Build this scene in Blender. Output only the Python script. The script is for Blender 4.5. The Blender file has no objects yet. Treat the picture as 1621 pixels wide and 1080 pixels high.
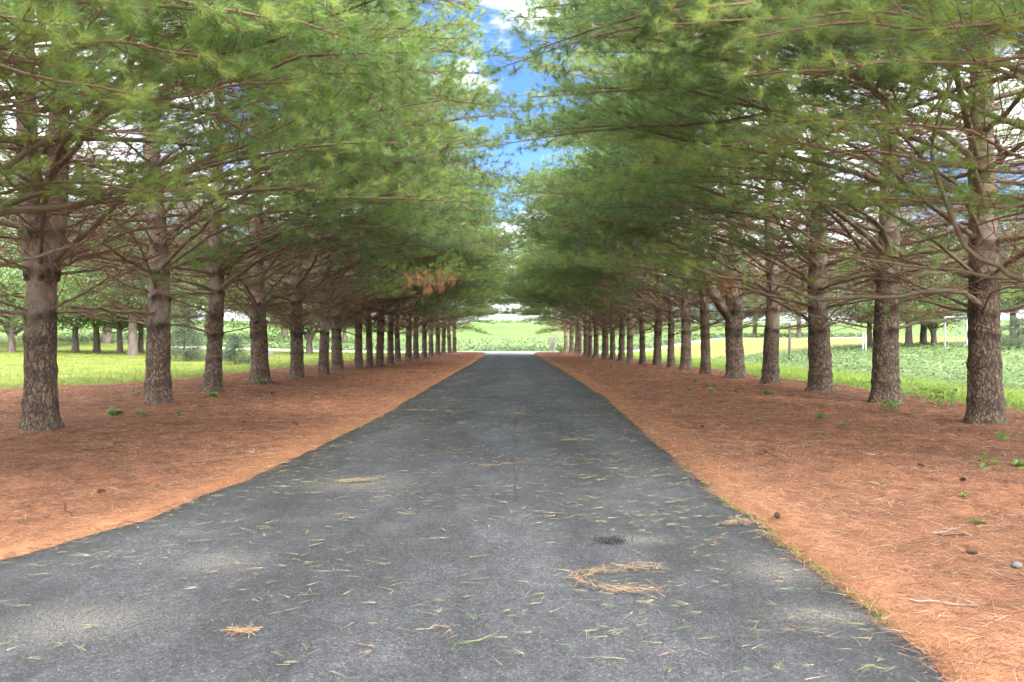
import bpy, math, random
import numpy as np

# ------------------------------------------------------------------ basics
scene = bpy.context.scene
COL = scene.collection
H_CAM, F_PX, CX, HY = 1.45, 1080.7, 810.5, 537.0


def gpos(px, py):
    """ground point (flat ground) under a pixel of the 1621-wide photograph"""
    d = H_CAM * F_PX / (py - HY)
    return (px - CX) / F_PX * d, d


def spos(px, py, d):
    return np.array(((px - CX) / F_PX * d, d, H_CAM + (HY - py) / F_PX * d))


def smooth(a, b, x):
    t = np.clip((x - a) / (b - a), 0, 1)
    return t * t * (3 - 2 * t)


def norm(v):
    return v / np.maximum(np.linalg.norm(v, axis=-1, keepdims=True), 1e-9)


_rn = np.random.default_rng(5)
_PH = _rn.uniform(0, 6.28, (24,))
_DR = _rn.uniform(-1, 1, (24, 2))


def wob(x, y, f=1.0):
    """cheap smooth noise, about -1..1"""
    x = np.asarray(x, float); y = np.asarray(y, float)
    s = 0.0
    for i in range(8):
        k = f * (1 + 0.55 * i)
        s = s + np.sin(k * (_DR[i, 0] * x + _DR[i, 1] * y) * 1.7 + _PH[i]) / (1 + 0.45 * i)
    return s / 2.6


def make_mesh(name, verts, faces, mats, attrs=None, mat_idx=None, shade=False):
    """faces: list of int arrays (N,k)"""
    me = bpy.data.meshes.new(name)
    verts = np.asarray(verts, np.float32).reshape(-1, 3)
    faces = [np.asarray(f, np.int32) for f in faces if len(f)]
    loops = np.concatenate([f.ravel() for f in faces]).astype(np.int32)
    sizes = np.concatenate([np.full(len(f), f.shape[1], np.int32) for f in faces])
    starts = np.concatenate([[0], np.cumsum(sizes)[:-1]]).astype(np.int32)
    me.vertices.add(len(verts)); me.vertices.foreach_set('co', verts.ravel())
    me.loops.add(len(loops)); me.loops.foreach_set('vertex_index', loops)
    me.polygons.add(len(sizes)); me.polygons.foreach_set('loop_start', starts)
    if mat_idx is not None:
        me.polygons.foreach_set('material_index', np.asarray(mat_idx, np.int32))
    me.polygons.foreach_set('use_smooth', np.full(len(sizes), bool(shade)))
    for m in (mats if isinstance(mats, (list, tuple)) else [mats]):
        me.materials.append(m)
    for k, v in (attrs or {}).items():
        a = me.attributes.new(k, 'FLOAT', 'POINT')
        a.data.foreach_set('value', np.asarray(v, np.float32).ravel())
    me.update(calc_edges=True)
    return me


def link(name, data, parent=None, loc=None, rotz=0.0, scale=None):
    o = bpy.data.objects.new(name, data)
    COL.objects.link(o)
    if parent is not None:
        o.parent = parent
    if loc is not None:
        o.location = loc
    if rotz:
        o.rotation_euler = (0, 0, rotz)
    if scale is not None:
        o.scale = scale
    return o


def tag(o, label=None, cat=None, group=None, kind=None):
    for k, v in (('label', label), ('category', cat), ('group', group), ('kind', kind)):
        if v:
            o[k] = v
    return o


# ------------------------------------------------------------------ materials
class NT:
    def __init__(self, name):
        self.m = bpy.data.materials.new(name)
        self.m.use_nodes = True
        self.t = self.m.node_tree
        self.t.nodes.clear()
        self.out = self.n('ShaderNodeOutputMaterial')

    def n(self, ty, **kw):
        nd = self.t.nodes.new(ty)
        for k, v in kw.items():
            if k.startswith('i_'):
                nd.inputs[k[2:].replace('_', ' ')].default_value = v
            else:
                setattr(nd, k, v)
        return nd

    def l(self, a, b):
        self.t.links.new(a, b)

    def pos(self):
        return self.n('ShaderNodeTexCoord').outputs['Object']

    def mapping(self, src, scale=(1, 1, 1)):
        mp = self.n('ShaderNodeMapping'); mp.inputs['Scale'].default_value = scale
        self.l(src, mp.inputs['Vector']); return mp.outputs[0]

    def noise(self, src, scale, detail=4, rough=0.55, dist=0.0):
        nd = self.n('ShaderNodeTexNoise')
        nd.inputs['Scale'].default_value = scale; nd.inputs['Detail'].default_value = detail
        nd.inputs['Roughness'].default_value = rough; nd.inputs['Distortion'].default_value = dist
        self.l(src, nd.inputs['Vector']); return nd.outputs['Fac']

    def attr(self, name):
        return self.n('ShaderNodeAttribute', attribute_name=name).outputs['Fac']

    def ramp(self, fac, stops):
        r = self.n('ShaderNodeValToRGB')
        e = r.color_ramp.elements
        while len(e) > 1:
            e.remove(e[-1])
        for i, (p, c) in enumerate(stops):
            x = e[0] if i == 0 else e.new(p)
            x.position = p; x.color = (*c, 1) if len(c) == 3 else c
        self.l(fac, r.inputs[0]); return r.outputs[0]

    def mix(self, fac, a, b, mode='MIX'):
        m = self.n('ShaderNodeMix', data_type='RGBA', blend_type=mode)
        for s, v in ((m.inputs[0], fac), (m.inputs[6], a), (m.inputs[7], b)):
            if isinstance(v, (int, float)):
                s.default_value = v
            elif isinstance(v, tuple):
                s.default_value = (*v, 1)
            else:
                self.l(v, s)
        return m.outputs[2]

    def math(self, op, a, b=None, clamp=False):
        m = self.n('ShaderNodeMath', operation=op, use_clamp=clamp)
        for s, v in ((m.inputs[0], a), (m.inputs[1], b)):
            if v is None:
                continue
            if isinstance(v, (int, float)):
                s.default_value = v
            else:
                self.l(v, s)
        return m.outputs[0]

    def mrange(self, v, a, b, c=0.0, d=1.0):
        m = self.n('ShaderNodeMapRange', interpolation_type='SMOOTHSTEP')
        self.l(v, m.inputs[0])
        for i, x in enumerate((a, b, c, d)):
            m.inputs[i + 1].default_value = x
        return m.outputs[0]

    def bsdf(self, color, rough=0.9, spec=0.2, bump=None, bump_d=0.01, bump_s=1.0):
        b = self.n('ShaderNodeBsdfPrincipled')
        if isinstance(color, tuple):
            b.inputs['Base Color'].default_value = (*color, 1)
        else:
            self.l(color, b.inputs['Base Color'])
        if isinstance(rough, float):
            b.inputs['Roughness'].default_value = rough
        else:
            self.l(rough, b.inputs['Roughness'])
        b.inputs['Specular IOR Level'].default_value = spec
        if bump is not None:
            bp = self.n('ShaderNodeBump'); bp.inputs['Distance'].default_value = bump_d
            bp.inputs['Strength'].default_value = bump_s
            self.l(bump, bp.inputs['Height']); self.l(bp.outputs[0], b.inputs['Normal'])
        self.l(b.outputs[0], self.out.inputs[0])
        return b

    def leaf(self, color, trans=0.4, gloss=0.06):
        d = self.n('ShaderNodeBsdfDiffuse'); t = self.n('ShaderNodeBsdfTranslucent')
        g = self.n('ShaderNodeBsdfGlossy'); g.inputs['Roughness'].default_value = 0.45
        g.inputs['Color'].default_value = (0.9, 0.95, 0.9, 1)
        self.l(color, d.inputs[0]); self.l(color, t.inputs[0])
        m = self.n('ShaderNodeMixShader'); m.inputs[0].default_value = trans
        self.l(d.outputs[0], m.inputs[1]); self.l(t.outputs[0], m.inputs[2])
        m2 = self.n('ShaderNodeMixShader'); m2.inputs[0].default_value = gloss
        self.l(m.outputs[0], m2.inputs[1]); self.l(g.outputs[0], m2.inputs[2])
        self.l(m2.outputs[0], self.out.inputs[0])


def leaf_material(name, stops, trans=0.4, gloss=0.05, var=0.25, patch=0.0):
    t = NT(name)
    c = t.ramp(t.attr('tint'), stops)
    rnd = t.n('ShaderNodeObjectInfo').outputs['Random']
    f = t.math('ADD', t.math('MULTIPLY', rnd, var), 1 - var / 2)
    c = t.mix(1.0, c, t.n('ShaderNodeCombineColor').outputs[0], 'MULTIPLY') if False else c
    cc = t.n('ShaderNodeCombineColor')
    for i in range(3):
        t.l(f, cc.inputs[i])
    c = t.mix(1.0, c, cc.outputs[0], 'MULTIPLY')
    t.leaf(c, trans, gloss)
    return t.m


M = {}
M['needle'] = leaf_material('needle_green', [
    (0.0, (0.068, 0.130, 0.055)), (0.35, (0.125, 0.230, 0.066)), (0.7, (0.21, 0.33, 0.064)), (1.0, (0.36, 0.42, 0.075))],
    0.55, 0.06, 0.25)
M['needle_blue'] = leaf_material('needle_blue_green', [
    (0.0, (0.040, 0.068, 0.044)), (0.5, (0.075, 0.115, 0.065)), (1.0, (0.13, 0.17, 0.09))], 0.4, 0.05, 0.3)
M['dead_needle'] = leaf_material('needle_dead', [(0, (0.32, 0.115, 0.058)), (1, (0.46, 0.21, 0.11))], 0.4, 0.03, 0.1)
M['litter_needle'] = leaf_material('litter_needle', [
    (0, (0.048, 0.030, 0.021)), (0.25, (0.168, 0.085, 0.052)), (0.6, (0.29, 0.152, 0.093)), (0.93, (0.36, 0.215, 0.133)), (1.0, (0.36, 0.30, 0.22))],
    0.2, 0.03, 0.0)
M['road_needle'] = leaf_material('road_needle', [
    (0, (0.12, 0.175, 0.035)), (0.4, (0.20, 0.225, 0.075)), (0.7, (0.29, 0.265, 0.15)), (0.85, (0.33, 0.23, 0.125)), (1, (0.32, 0.17, 0.10))],
    0.2, 0.04, 0.0)
M['grass'] = leaf_material('grass_blade', [
    (0, (0.075, 0.11, 0.017)), (0.6, (0.135, 0.175, 0.025)), (1, (0.22, 0.235, 0.045))], 0.4, 0.04, 0.0)
M['crop'] = leaf_material('crop_leaf', [
    (0, (0.06, 0.10, 0.03)), (0.6, (0.098, 0.148, 0.045)), (1, (0.15, 0.19, 0.075))], 0.35, 0.06, 0.0)
M['leaf'] = leaf_material('broad_leaf', [
    (0, (0.055, 0.11, 0.028)), (0.5, (0.12, 0.20, 0.05)), (1, (0.24, 0.32, 0.11))], 0.4, 0.06, 0.3)
M['leaf_pale'] = leaf_material('blossom_leaf', [
    (0, (0.10, 0.17, 0.05)), (0.5, (0.22, 0.29, 0.12)), (1, (0.46, 0.44, 0.24))], 0.4, 0.06, 0.2)
M['seedling'] = leaf_material('seedling_leaf', [
    (0, (0.07, 0.15, 0.025)), (1, (0.18, 0.30, 0.05))], 0.35, 0.05, 0.2)


def bark_material():
    t = NT('bark')
    p = t.pos()
    z = t.n('ShaderNodeSeparateXYZ'); t.l(p, z.inputs[0]); z = z.outputs['Z']
    wn = t.n('ShaderNodeTexNoise'); wn.inputs['Scale'].default_value = 6.0; wn.inputs['Detail'].default_value = 5
    t.l(p, wn.inputs['Vector'])
    off = t.n('ShaderNodeVectorMath', operation='MULTIPLY_ADD')
    t.l(wn.outputs['Color'], off.inputs[0]); off.inputs[1].default_value = (0.20, 0.20, 0.34); t.l(p, off.inputs[2])
    mp = t.mapping(off.outputs[0], (19, 19, 6.0))
    v = t.n('ShaderNodeTexVoronoi', feature='DISTANCE_TO_EDGE'); v.inputs['Scale'].default_value = 1.0
    t.l(mp, v.inputs['Vector'])
    plate = t.mrange(v.outputs['Distance'], 0.0, 0.22)
    mp2 = t.mapping(off.outputs[0], (38, 38, 15))
    v2 = t.n('ShaderNodeTexVoronoi', feature='DISTANCE_TO_EDGE'); v2.inputs['Scale'].default_value = 1.0
    t.l(mp2, v2.inputs['Vector'])
    chip = t.mrange(v2.outputs['Distance'], 0.0, 0.2)
    n1 = t.noise(p, 3.0, 4)
    n2 = t.noise(t.mapping(p, (30, 30, 12)), 1.0, 4, 0.65)
    n3 = t.noise(t.mapping(p, (5, 5, 9)), 1.0, 5, 0.65)
    rough_c = t.ramp(n2, [(0.25, (0.145, 0.098, 0.075)), (0.5, (0.25, 0.175, 0.137)), (0.75, (0.38, 0.295, 0.24))])
    rough_c = t.mix(t.math('MULTIPLY', n1, 0.5), rough_c, (0.20, 0.14, 0.09), 'MIX')
    fur = t.math('MULTIPLY', plate, t.math('ADD', t.math('MULTIPLY', chip, 0.45), 0.55))
    rough_c = t.mix(t.math('MULTIPLY_ADD', fur, 0.8) if False else fur, (0.058, 0.041, 0.032), rough_c)
    smooth_c = t.ramp(t.math('ADD', t.math('MULTIPLY', n3, 0.5), t.math('MULTIPLY', n1, 0.5)),
                      [(0.3, (0.15, 0.096, 0.072)), (0.44, (0.205, 0.14, 0.110)), (0.58, (0.245, 0.208, 0.176)), (0.72, (0.18, 0.182, 0.14))])
    orn = t.n('ShaderNodeObjectInfo').outputs['Random']
    zt = t.math('ADD', z, t.math('MULTIPLY', n1, 2.0))
    zt = t.math('SUBTRACT', zt, t.math('MULTIPLY', orn, 1.5))
    up = t.mrange(zt, 2.0, 3.0)
    up = t.math('MULTIPLY', up, t.math('SUBTRACT', 1.0, t.math('MULTIPLY', t.mrange(n2, 0.55, 0.75), 0.35)))
    c = t.mix(up, rough_c, smooth_c)
    scar = t.math('MULTIPLY', t.attr('scar'), t.mrange(n2, 0.25, 0.55, 0.45, 1.0), True)
    c = t.mix(scar, c, (0.036, 0.025, 0.019))
    moss = t.math('MULTIPLY', t.mrange(n1, 0.52, 0.7), 0.4)
    c = t.mix(moss, c, (0.105, 0.10, 0.045))
    hgt = t.math('ADD', t.math('MULTIPLY', fur, t.math('SUBTRACT', 1.05, up)), t.math('MULTIPLY', n2, 0.25))
    hgt = t.math('ADD', hgt, t.math('MULTIPLY', n3, 0.1))
    t.bsdf(c, 0.92, 0.15, hgt, 0.022, 0.9)
    return t.m


M['bark'] = bark_material()


def limb_material():
    t = NT('limb_bark')
    p = t.pos()
    n1 = t.noise(p, 4.0, 3); n2 = t.noise(p, 40.0, 3)
    thick = t.ramp(n1, [(0.3, (0.125, 0.083, 0.06)), (0.5, (0.165, 0.135, 0.092)), (0.7, (0.17, 0.17, 0.09))])
    thin = t.ramp(n1, [(0.3, (0.15, 0.070, 0.048)), (0.55, (0.205, 0.112, 0.079)), (0.75, (0.22, 0.155, 0.118))])
    c = t.mix(t.attr('thin'), thick, thin)
    c = t.mix(t.math('MULTIPLY', n2, 0.4), c, (0.08, 0.055, 0.042))
    t.bsdf(c, 0.9, 0.15, n2, 0.006)
    return t.m


M['limb'] = limb_material()


def simple(name, stops, scale, rough=0.95, bump_d=0.01, stretch=(1, 1, 1), spec=0.1):
    t = NT(name)
    p = t.mapping(t.pos(), stretch)
    n1 = t.noise(p, scale, 5, 0.6); n2 = t.noise(p, scale * 9, 4, 0.6)
    f = t.math('ADD', t.math('MULTIPLY', n1, 0.6), t.math('MULTIPLY', n2, 0.4))
    t.bsdf(t.ramp(f, stops), rough, spec, n2, bump_d)
    return t.m


M['lawn'] = simple('lawn', [(0.32, (0.06, 0.08, 0.015)), (0.5, (0.11, 0.132, 0.024)), (0.66, (0.16, 0.17, 0.04))], 0.35, bump_d=0.05)
M['mown'] = simple('mown_grass', [(0.32, (0.065, 0.11, 0.015)), (0.5, (0.105, 0.16, 0.02)), (0.66, (0.15, 0.195, 0.032))], 0.5, bump_d=0.05)
M['crop_soil'] = simple('crop_soil', [(0.35, (0.06, 0.09, 0.03)), (0.5, (0.095, 0.145, 0.045)), (0.66, (0.16, 0.17, 0.09))], 0.6, bump_d=0.06)
M['meadow'] = simple('yellow_meadow', [(0.32, (0.10, 0.12, 0.028)), (0.5, (0.15, 0.15, 0.042)), (0.66, (0.19, 0.165, 0.065))], 0.12, bump_d=0.06)
M['hill'] = simple('hill_crop', [(0.35, (0.06, 0.105, 0.026)), (0.5, (0.08, 0.128, 0.033)), (0.66, (0.105, 0.145, 0.044))], 0.03, bump_d=0.02)
M['pale_road'] = simple('pale_road', [(0.3, (0.30, 0.29, 0.28)), (0.7, (0.40, 0.39, 0.37))], 0.6, bump_d=0.005)
M['post'] = simple('weathered_post', [(0.3, (0.07, 0.06, 0.05)), (0.7, (0.13, 0.115, 0.10))], 8, stretch=(1, 1, 0.2))
M['white_post'] = simple('white_post', [(0.3, (0.28, 0.27, 0.25)), (0.7, (0.38, 0.37, 0.35))], 5)
M['metal'] = simple('galvanised_pipe', [(0.3, (0.20, 0.21, 0.22)), (0.7, (0.32, 0.33, 0.34))], 8, rough=0.5, spec=0.5)
M['stone'] = simple('stone', [(0.3, (0.10, 0.095, 0.09)), (0.7, (0.2, 0.195, 0.19))], 20)
M['cone'] = simple('cone_scale', [(0.3, (0.045, 0.03, 0.022)), (0.7, (0.12, 0.08, 0.055))], 60)
M['stick'] = simple('stick', [(0.3, (0.16, 0.11, 0.085)), (0.7, (0.36, 0.30, 0.26))], 20)
M['dark_stick'] = simple('dark_stick', [(0.3, (0.04, 0.027, 0.02)), (0.7, (0.11, 0.075, 0.055))], 20)
M['dead_wood'] = simple('dead_wood', [(0.3, (0.27, 0.24, 0.21)), (0.7, (0.45, 0.42, 0.38))], 10)
M['old_bark'] = simple('old_bark', [(0.3, (0.055, 0.042, 0.035)), (0.5, (0.11, 0.088, 0.072)), (0.7, (0.175, 0.145, 0.125))], 5, stretch=(1, 1, 0.25), bump_d=0.03)


def litter_mat():
    t = NT('needle_litter')
    p = t.pos()
    n0 = t.noise(p, 0.55, 4); n1 = t.noise(p, 3.5, 5, 0.65)
    # fine needle strokes: two stretched noises laid crosswise
    a = t.noise(t.mapping(p, (95, 12, 20)), 1.0, 3, 0.6, 0.6)
    r = t.n('ShaderNodeVectorRotate', rotation_type='Z_AXIS'); r.inputs['Angle'].default_value = 1.1
    t.l(p, r.inputs['Vector'])
    b = t.noise(t.mapping(r.outputs[0], (95, 12, 20)), 1.0, 3, 0.6, 0.6)
    st = t.math('MAXIMUM', a, b)
    f = t.math('ADD', t.math('MULTIPLY', n1, 0.45), t.math('MULTIPLY', st, 0.6))
    c = t.ramp(f, [(0.44, (0.075, 0.042, 0.031)), (0.53, (0.21, 0.105, 0.069)), (0.62, (0.33, 0.165, 0.105)), (0.74, (0.44, 0.26, 0.165))])
    c = t.mix(t.mrange(n0, 0.35, 0.7, 0.0, 0.55), c, (0.16, 0.085, 0.062))
    e = t.attr('edge')
    c = t.mix(t.math('MULTIPLY', e, 0.6), c, (0.38, 0.20, 0.115))
    c = t.mix(1.0, c, (0.745, 0.675, 0.60), 'MULTIPLY')
    t.bsdf(c, 0.95, 0.08, st, 0.012)
    return t.m


M['litter'] = litter_mat()


def asphalt_mat():
    t = NT('asphalt')
    p = t.pos()
    v = t.n('ShaderNodeTexVoronoi'); v.inputs['Scale'].default_value = 125
    t.l(p, v.inputs['Vector'])
    sp = t.n('ShaderNodeSeparateColor'); t.l(v.outputs['Color'], sp.inputs[0])
    n0 = t.noise(t.mapping(p, (0.9, 0.35, 1)), 1.0, 4, 0.6); n1 = t.noise(p, 26.0, 4, 0.7); n2 = t.noise(p, 3.2, 5, 0.65)
    v2 = t.n('ShaderNodeTexVoronoi'); v2.inputs['Scale'].default_value = 210
    t.l(p, v2.inputs['Vector'])
    sp2 = t.n('ShaderNodeSeparateColor'); t.l(v2.outputs['Color'], sp2.inputs[0])
    c = t.ramp(sp.outputs[0], [(0.0, (0.018, 0.019, 0.022)), (0.55, (0.034, 0.036, 0.041)), (0.82, (0.058, 0.060, 0.066)), (0.95, (0.078, 0.079, 0.083)), (1.0, (0.135, 0.132, 0.13))])
    c = t.mix(0.45, c, t.ramp(sp2.outputs[1], [(0.2, (0.024, 0.025, 0.030)), (0.8, (0.058, 0.060, 0.067))]))
    k = t.mrange(n0, 0.36, 0.66, 0.78, 1.30)
    k = t.math('MULTIPLY', k, t.mrange(n2, 0.35, 0.72, 0.86, 1.22))
    k = t.math('MULTIPLY', k, t.mrange(n1, 0.3, 0.7, 0.8, 1.2))
    k = t.math('MULTIPLY', k, t.math('SUBTRACT', 1.0, t.math('MULTIPLY', t.attr('edge'), 0.35)))
    k = t.math('MULTIPLY', k, t.math('ADD', 1.0, t.math('MULTIPLY', t.attr('worn_and_lit'), 0.5)))
    kc = t.n('ShaderNodeCombineColor')
    for q in range(3):
        t.l(t.math('MULTIPLY', k, (1.02, 1.0, 0.96)[q]), kc.inputs[q])
    c = t.mix(1.0, c, kc.outputs[0], 'MULTIPLY')
    c = t.mix(t.math('MULTIPLY', t.attr('dust'), t.mrange(sp2.outputs[1], 0.25, 0.8, 0.05, 0.9)), c, (0.15, 0.137, 0.122))
    c = t.mix(t.attr('lit_end'), c, t.ramp(n1, [(0.3, (0.27, 0.27, 0.275)), (0.7, (0.38, 0.38, 0.382))]))  # daylight past the end of the canopy, painted paler into the asphalt
    h = t.math('ADD', t.math('MULTIPLY', sp.outputs[0], 0.5), n1)
    t.bsdf(c, 0.8, 0.3, h, 0.006)
    return t.m


M['asphalt'] = asphalt_mat()
M['crack'] = simple('crack_dark', [(0.3, (0.035, 0.035, 0.037)), (0.7, (0.06, 0.06, 0.062))], 9)
_t = NT('tar_crumble')
_v = _t.n('ShaderNodeTexVoronoi'); _v.inputs['Scale'].default_value = 60
_t.l(_t.pos(), _v.inputs['Vector'])
_t.bsdf(_t.ramp(_v.outputs['Distance'], [(0.1, (0.055, 0.055, 0.058)), (0.6, (0.012, 0.012, 0.013))]), 0.75, 0.3, _v.outputs['Distance'], 0.02)
M['tar'] = _t.m

# ------------------------------------------------------------------ terrain


def terr(x, y):
    x = np.asarray(x, float); y = np.asarray(y, float)
    r = np.hypot(x, y)
    side = np.where(x < 0, 0.5 * smooth(13, 46, -x) * smooth(8, 55, y), 1.1 * smooth(11.5, 27, x) * smooth(8, 34, y))
    side = side + np.where(x > 14, 0.5 * smooth(44, 80, r) * smooth(14, 24, x), 0)
    hill = np.where(x > 14, 1.45 - 1.1 * smooth(14, 24, x), 1.45) * smooth(81, 116, r) * (y > 0) + 9.5 * smooth(118, 430, r) * smooth(-60, 60, y)
    roll = 1.6 * wob(x, y, 0.012) * smooth(130, 300, r)
    return side + hill + roll - 0.03


def axis(parts):
    out = []
    for a, b, n in parts:
        out.append(np.linspace(a, b, n, endpoint=False))
    return np.concatenate(out + [[parts[-1][1]]])


gx = axis([(-1600, -300, 7), (-300, -100, 10), (-100, -40, 20), (-40, -12, 14), (-12, 9, 10), (9, 14.2, 4), (14.2, 44, 15), (44, 100, 18), (100, 300, 10), (300, 1600, 7)])
gy = axis([(-300, -20, 6), (-20, 20, 10), (20, 77, 29), (77, 81.2, 3), (81.2, 109, 14), (109, 114, 3), (114, 200, 20), (200, 440, 24), (440, 1600, 8)])
GX, GY = np.meshgrid(gx, gy, indexing='ij')
GV = np.stack([GX, GY, terr(GX, GY)], -1).reshape(-1, 3)
ny = len(gy)
ii, jj = np.meshgrid(np.arange(len(gx) - 1), np.arange(ny - 1), indexing='ij')
Q = np.stack([ii * ny + jj, (ii + 1) * ny + jj, (ii + 1) * ny + jj + 1, ii * ny + jj + 1], -1).reshape(-1, 4)
cxm, cym = GV[Q, 0].mean(1), GV[Q, 1].mean(1)
rr = np.hypot(cxm, cym)
zone = np.zeros(len(Q), int)                                   # 0 lawn
zone[(cym > 81.2)] = 2
zone[(cxm > 14.2) & (cym > 5) & (cym < 77) & (rr < 52)] = 2    # crops on the right
zone[(cxm > 14.2) & (rr >= 52) & (rr < 95) & (cym < 77)] = 3  # yellow meadow
zone[(cym > 109) & (cym < 114) & (cxm <= 40)] = 3
zone[(cym > 114) & (rr > 116) ] = 4
zone[(cxm < -14) & (cym <= 81.2) & (rr > 110)] = 4
zone[(cxm > 9) & (cxm < 14.2) & (cym < 77)] = 1
zone[(cym > 77) & (cym < 81.2) & (cxm > -40) & (cxm < 42)] = 5
for zi, (nm, mk, sm) in enumerate([('lawn', 'lawn', 1), ('mown_strip', 'mown', 1), ('crop_field', 'crop_soil', 1), ('meadow', 'meadow', 1), ('hill', 'hill', 1), ('road', 'pale_road', 0)]):
    q = Q[zone == zi]
    used, inv = np.unique(q, return_inverse=True)
    v = GV[used].copy()
    if nm == 'road':
        v[:, 2] += 0.02
    tag(link(nm, make_mesh(nm, v, [inv.reshape(q.shape)], M[mk], shade=True)), kind='structure')

# ------------------------------------------------------------------ driveway and litter bed
LE = np.array([(2.0, -4.4), (3.0, -3.95), (4.46, -3.35), (5.29, -3.0), (7.03, -2.70), (10.4, -2.55), (12.2, -2.44), (22.4, -2.46), (36, -2.40), (60, -2.4), (70, -2.6), (74, -3.1), (77.5, -5.0)])
RE = np.array([(2.0, 1.80), (2.9, 1.84), (3.5, 1.88), (4.26, 1.89), (5.29, 1.92), (7.0, 1.90), (11.8, 2.08), (16.8, 2.30), (28.5, 2.34), (60, 2.1), (70, 2.2), (74, 2.7), (77.5, 4.6)])
LE = np.vstack([(-9, -7.5), LE]); RE = np.vstack([(-9, 1.9), RE])


def edge_l(y): return np.interp(y, LE[:, 0], LE[:, 1]) + 0.035 * wob(y, 3.0, 2.3) + 0.02 * wob(y, 8.0, 9.0)
def edge_r(y): return np.interp(y, RE[:, 0], RE[:, 1]) + 0.035 * wob(y, -5.0, 2.3) + 0.02 * wob(y, 1.0, 9.0)


ys = axis([(-9, 2, 12), (2, 14, 240), (14, 30, 120), (30, 77.5, 120)])
us = np.linspace(0, 1, 61)
YY, UU = np.meshgrid(ys, us, indexing='ij')
XL, XR = edge_l(ys)[:, None] - 0.14, edge_r(ys)[:, None] + 0.14
XX = XL + (XR - XL) * UU
ZZ = 0.004 + 0.03 * (1 - (2 * UU - 1) ** 2) - 0.008 + 0.004 * wob(XX, YY, 1.1)
de = np.minimum(XX - XL, XR - XX) - 0.14
edge_a = np.clip(1 - de / 0.55, 0, 1) ** 1.2 * (0.75 + 0.25 * wob(XX, YY, 1.7))
uc = (XX - (edge_l(ys) + edge_r(ys))[:, None] / 2)
worn_and_lit = np.exp(-((uc - 0.1) / 0.55) ** 2) * (0.7 + 0.3 * wob(XX, YY * 0.3, 1.0)) + 0.35 * np.exp(-((np.abs(uc) - 1.5) / 0.3) ** 2) * (YY > 8)
worn_and_lit = worn_and_lit * smooth(4, 9, YY) * 0.8 + 0.8 * smooth(55, 66, YY)  # wear on the near part; far term paints in light beyond the trees
dust = np.zeros_like(XX)
for px, py, sx, sy in ((1230, 905, 0.22, 0.22), (1300, 975, 0.25, 0.12), (120, 992, 0.35, 0.22), (350, 895, 0.25, 0.2), (1010, 858, 0.2, 0.12), (560, 770, 0.5, 0.3), (1120, 745, 0.4, 0.3)):
    x0, y0 = gpos(px, py)
    dust = np.maximum(dust, np.exp(-((XX - x0) / sx) ** 2 - ((YY - y0) / sy) ** 2))
cr = np.interp(YY, [8.5, 9.3, 10.6, 13.5, 17], [0.0, 0.04, 0.03, 0.12, 0.3]) + 0.03 * wob(YY, 2, 5)
crack = np.clip(1 - np.abs(XX - cr) / 0.035, 0, 1) * smooth(5.6, 6.5, YY) * (1 - smooth(14, 18, YY))
nyy, nu = YY.shape
a, b = np.meshgrid(np.arange(nyy - 1), np.arange(nu - 1), indexing='ij')
dq = np.stack([a * nu + b, a * nu + b + 1, (a + 1) * nu + b + 1, (a + 1) * nu + b], -1).reshape(-1, 4)
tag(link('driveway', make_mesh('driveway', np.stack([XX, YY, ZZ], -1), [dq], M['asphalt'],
         {'edge': edge_a, 'worn_and_lit': worn_and_lit, 'dust': dust, 'lit_end': smooth(60, 70, YY + 1.5 * wob(XX, YY, 0.7)) * 0.85}, shade=True)), kind='structure')

# pines: (px, py of the trunk foot, trunk diameter in px)
LEFT = [(65, 690, 60), (253, 645, 47), (338, 626, 33), (411, 611, 36), (469, 604, 27), (513, 597, 20.5), (534, 589, 25), (567, 585.7, 18), (585, 584.2, 15),
        (602, 582.5, 18), (617.6, 579, 15), (629.6, 576.5, 13), (646, 573.7, 15), (659, 571, 13), (671, 569, 12), (682, 566.4, 11), (693, 564.5, 11), (702, 562.7, 9.5),
        (711.5, 560.8, 9), (719, 559, 9)]
RIGHT = [(1560, 677, 60), (1403, 643, 49), (1297, 625, 42), (1221, 613, 30), (1163, 602, 35), (1116, 596, 19), (1085, 589.4, 20.5), (1063, 584.8, 15), (1041, 581, 17.5),
         (1017, 579, 13), (997, 575, 14), (984, 573.7, 13.5), (970.5, 571.9, 12), (957, 570, 14.5), (943.5, 568, 11), (933.5, 567, 9.5), (923, 565.3, 11), (914.5, 563, 9.5),
         (907.5, 561.7, 9), (899, 559.9, 10), (890, 557.6, 9)]
PX = {'L': [gpos(x, y) for x, y, w in LEFT], 'R': [gpos(x, y) for x, y, w in RIGHT]}
NEAR = {'L': [(-7.4, 7.0), (-7.3, 3.6)], 'R': [(8.0, 7.9), (7.9, 4.6)]}
TRUNKS = PX['L'] + PX['R'] + NEAR['L'] + NEAR['R']


def bed_z(x, y):
    z = 0.02 + 0.024 * wob(x, y, 1.3) + 0.017 * wob(x, y, 4.1) + 0.010 * wob(x, y, 10.0)
    for tx, ty in TRUNKS:
        z = z + 0.045 * np.exp(-((x - tx) ** 2 + (y - ty) ** 2) / 0.35)
    return z


OUT_L = lambda y: -np.interp(y, [-9, 8, 19, 23, 30, 45, 74], [17, 17, 14.6, 11.9, 11.4, 10.2, 8.6]) + 0.35 * wob(y, 9, 0.9) + 0.18 * wob(y, 2, 3.1)
OUT_R = lambda y: np.interp(y, [-9, 10, 14, 21, 30, 45, 74], [11, 10.6, 10.2, 9.9, 9.4, 8.9, 7.6]) + 0.3 * wob(y, 4, 0.9) + 0.18 * wob(y, 7, 3.1)


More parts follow.
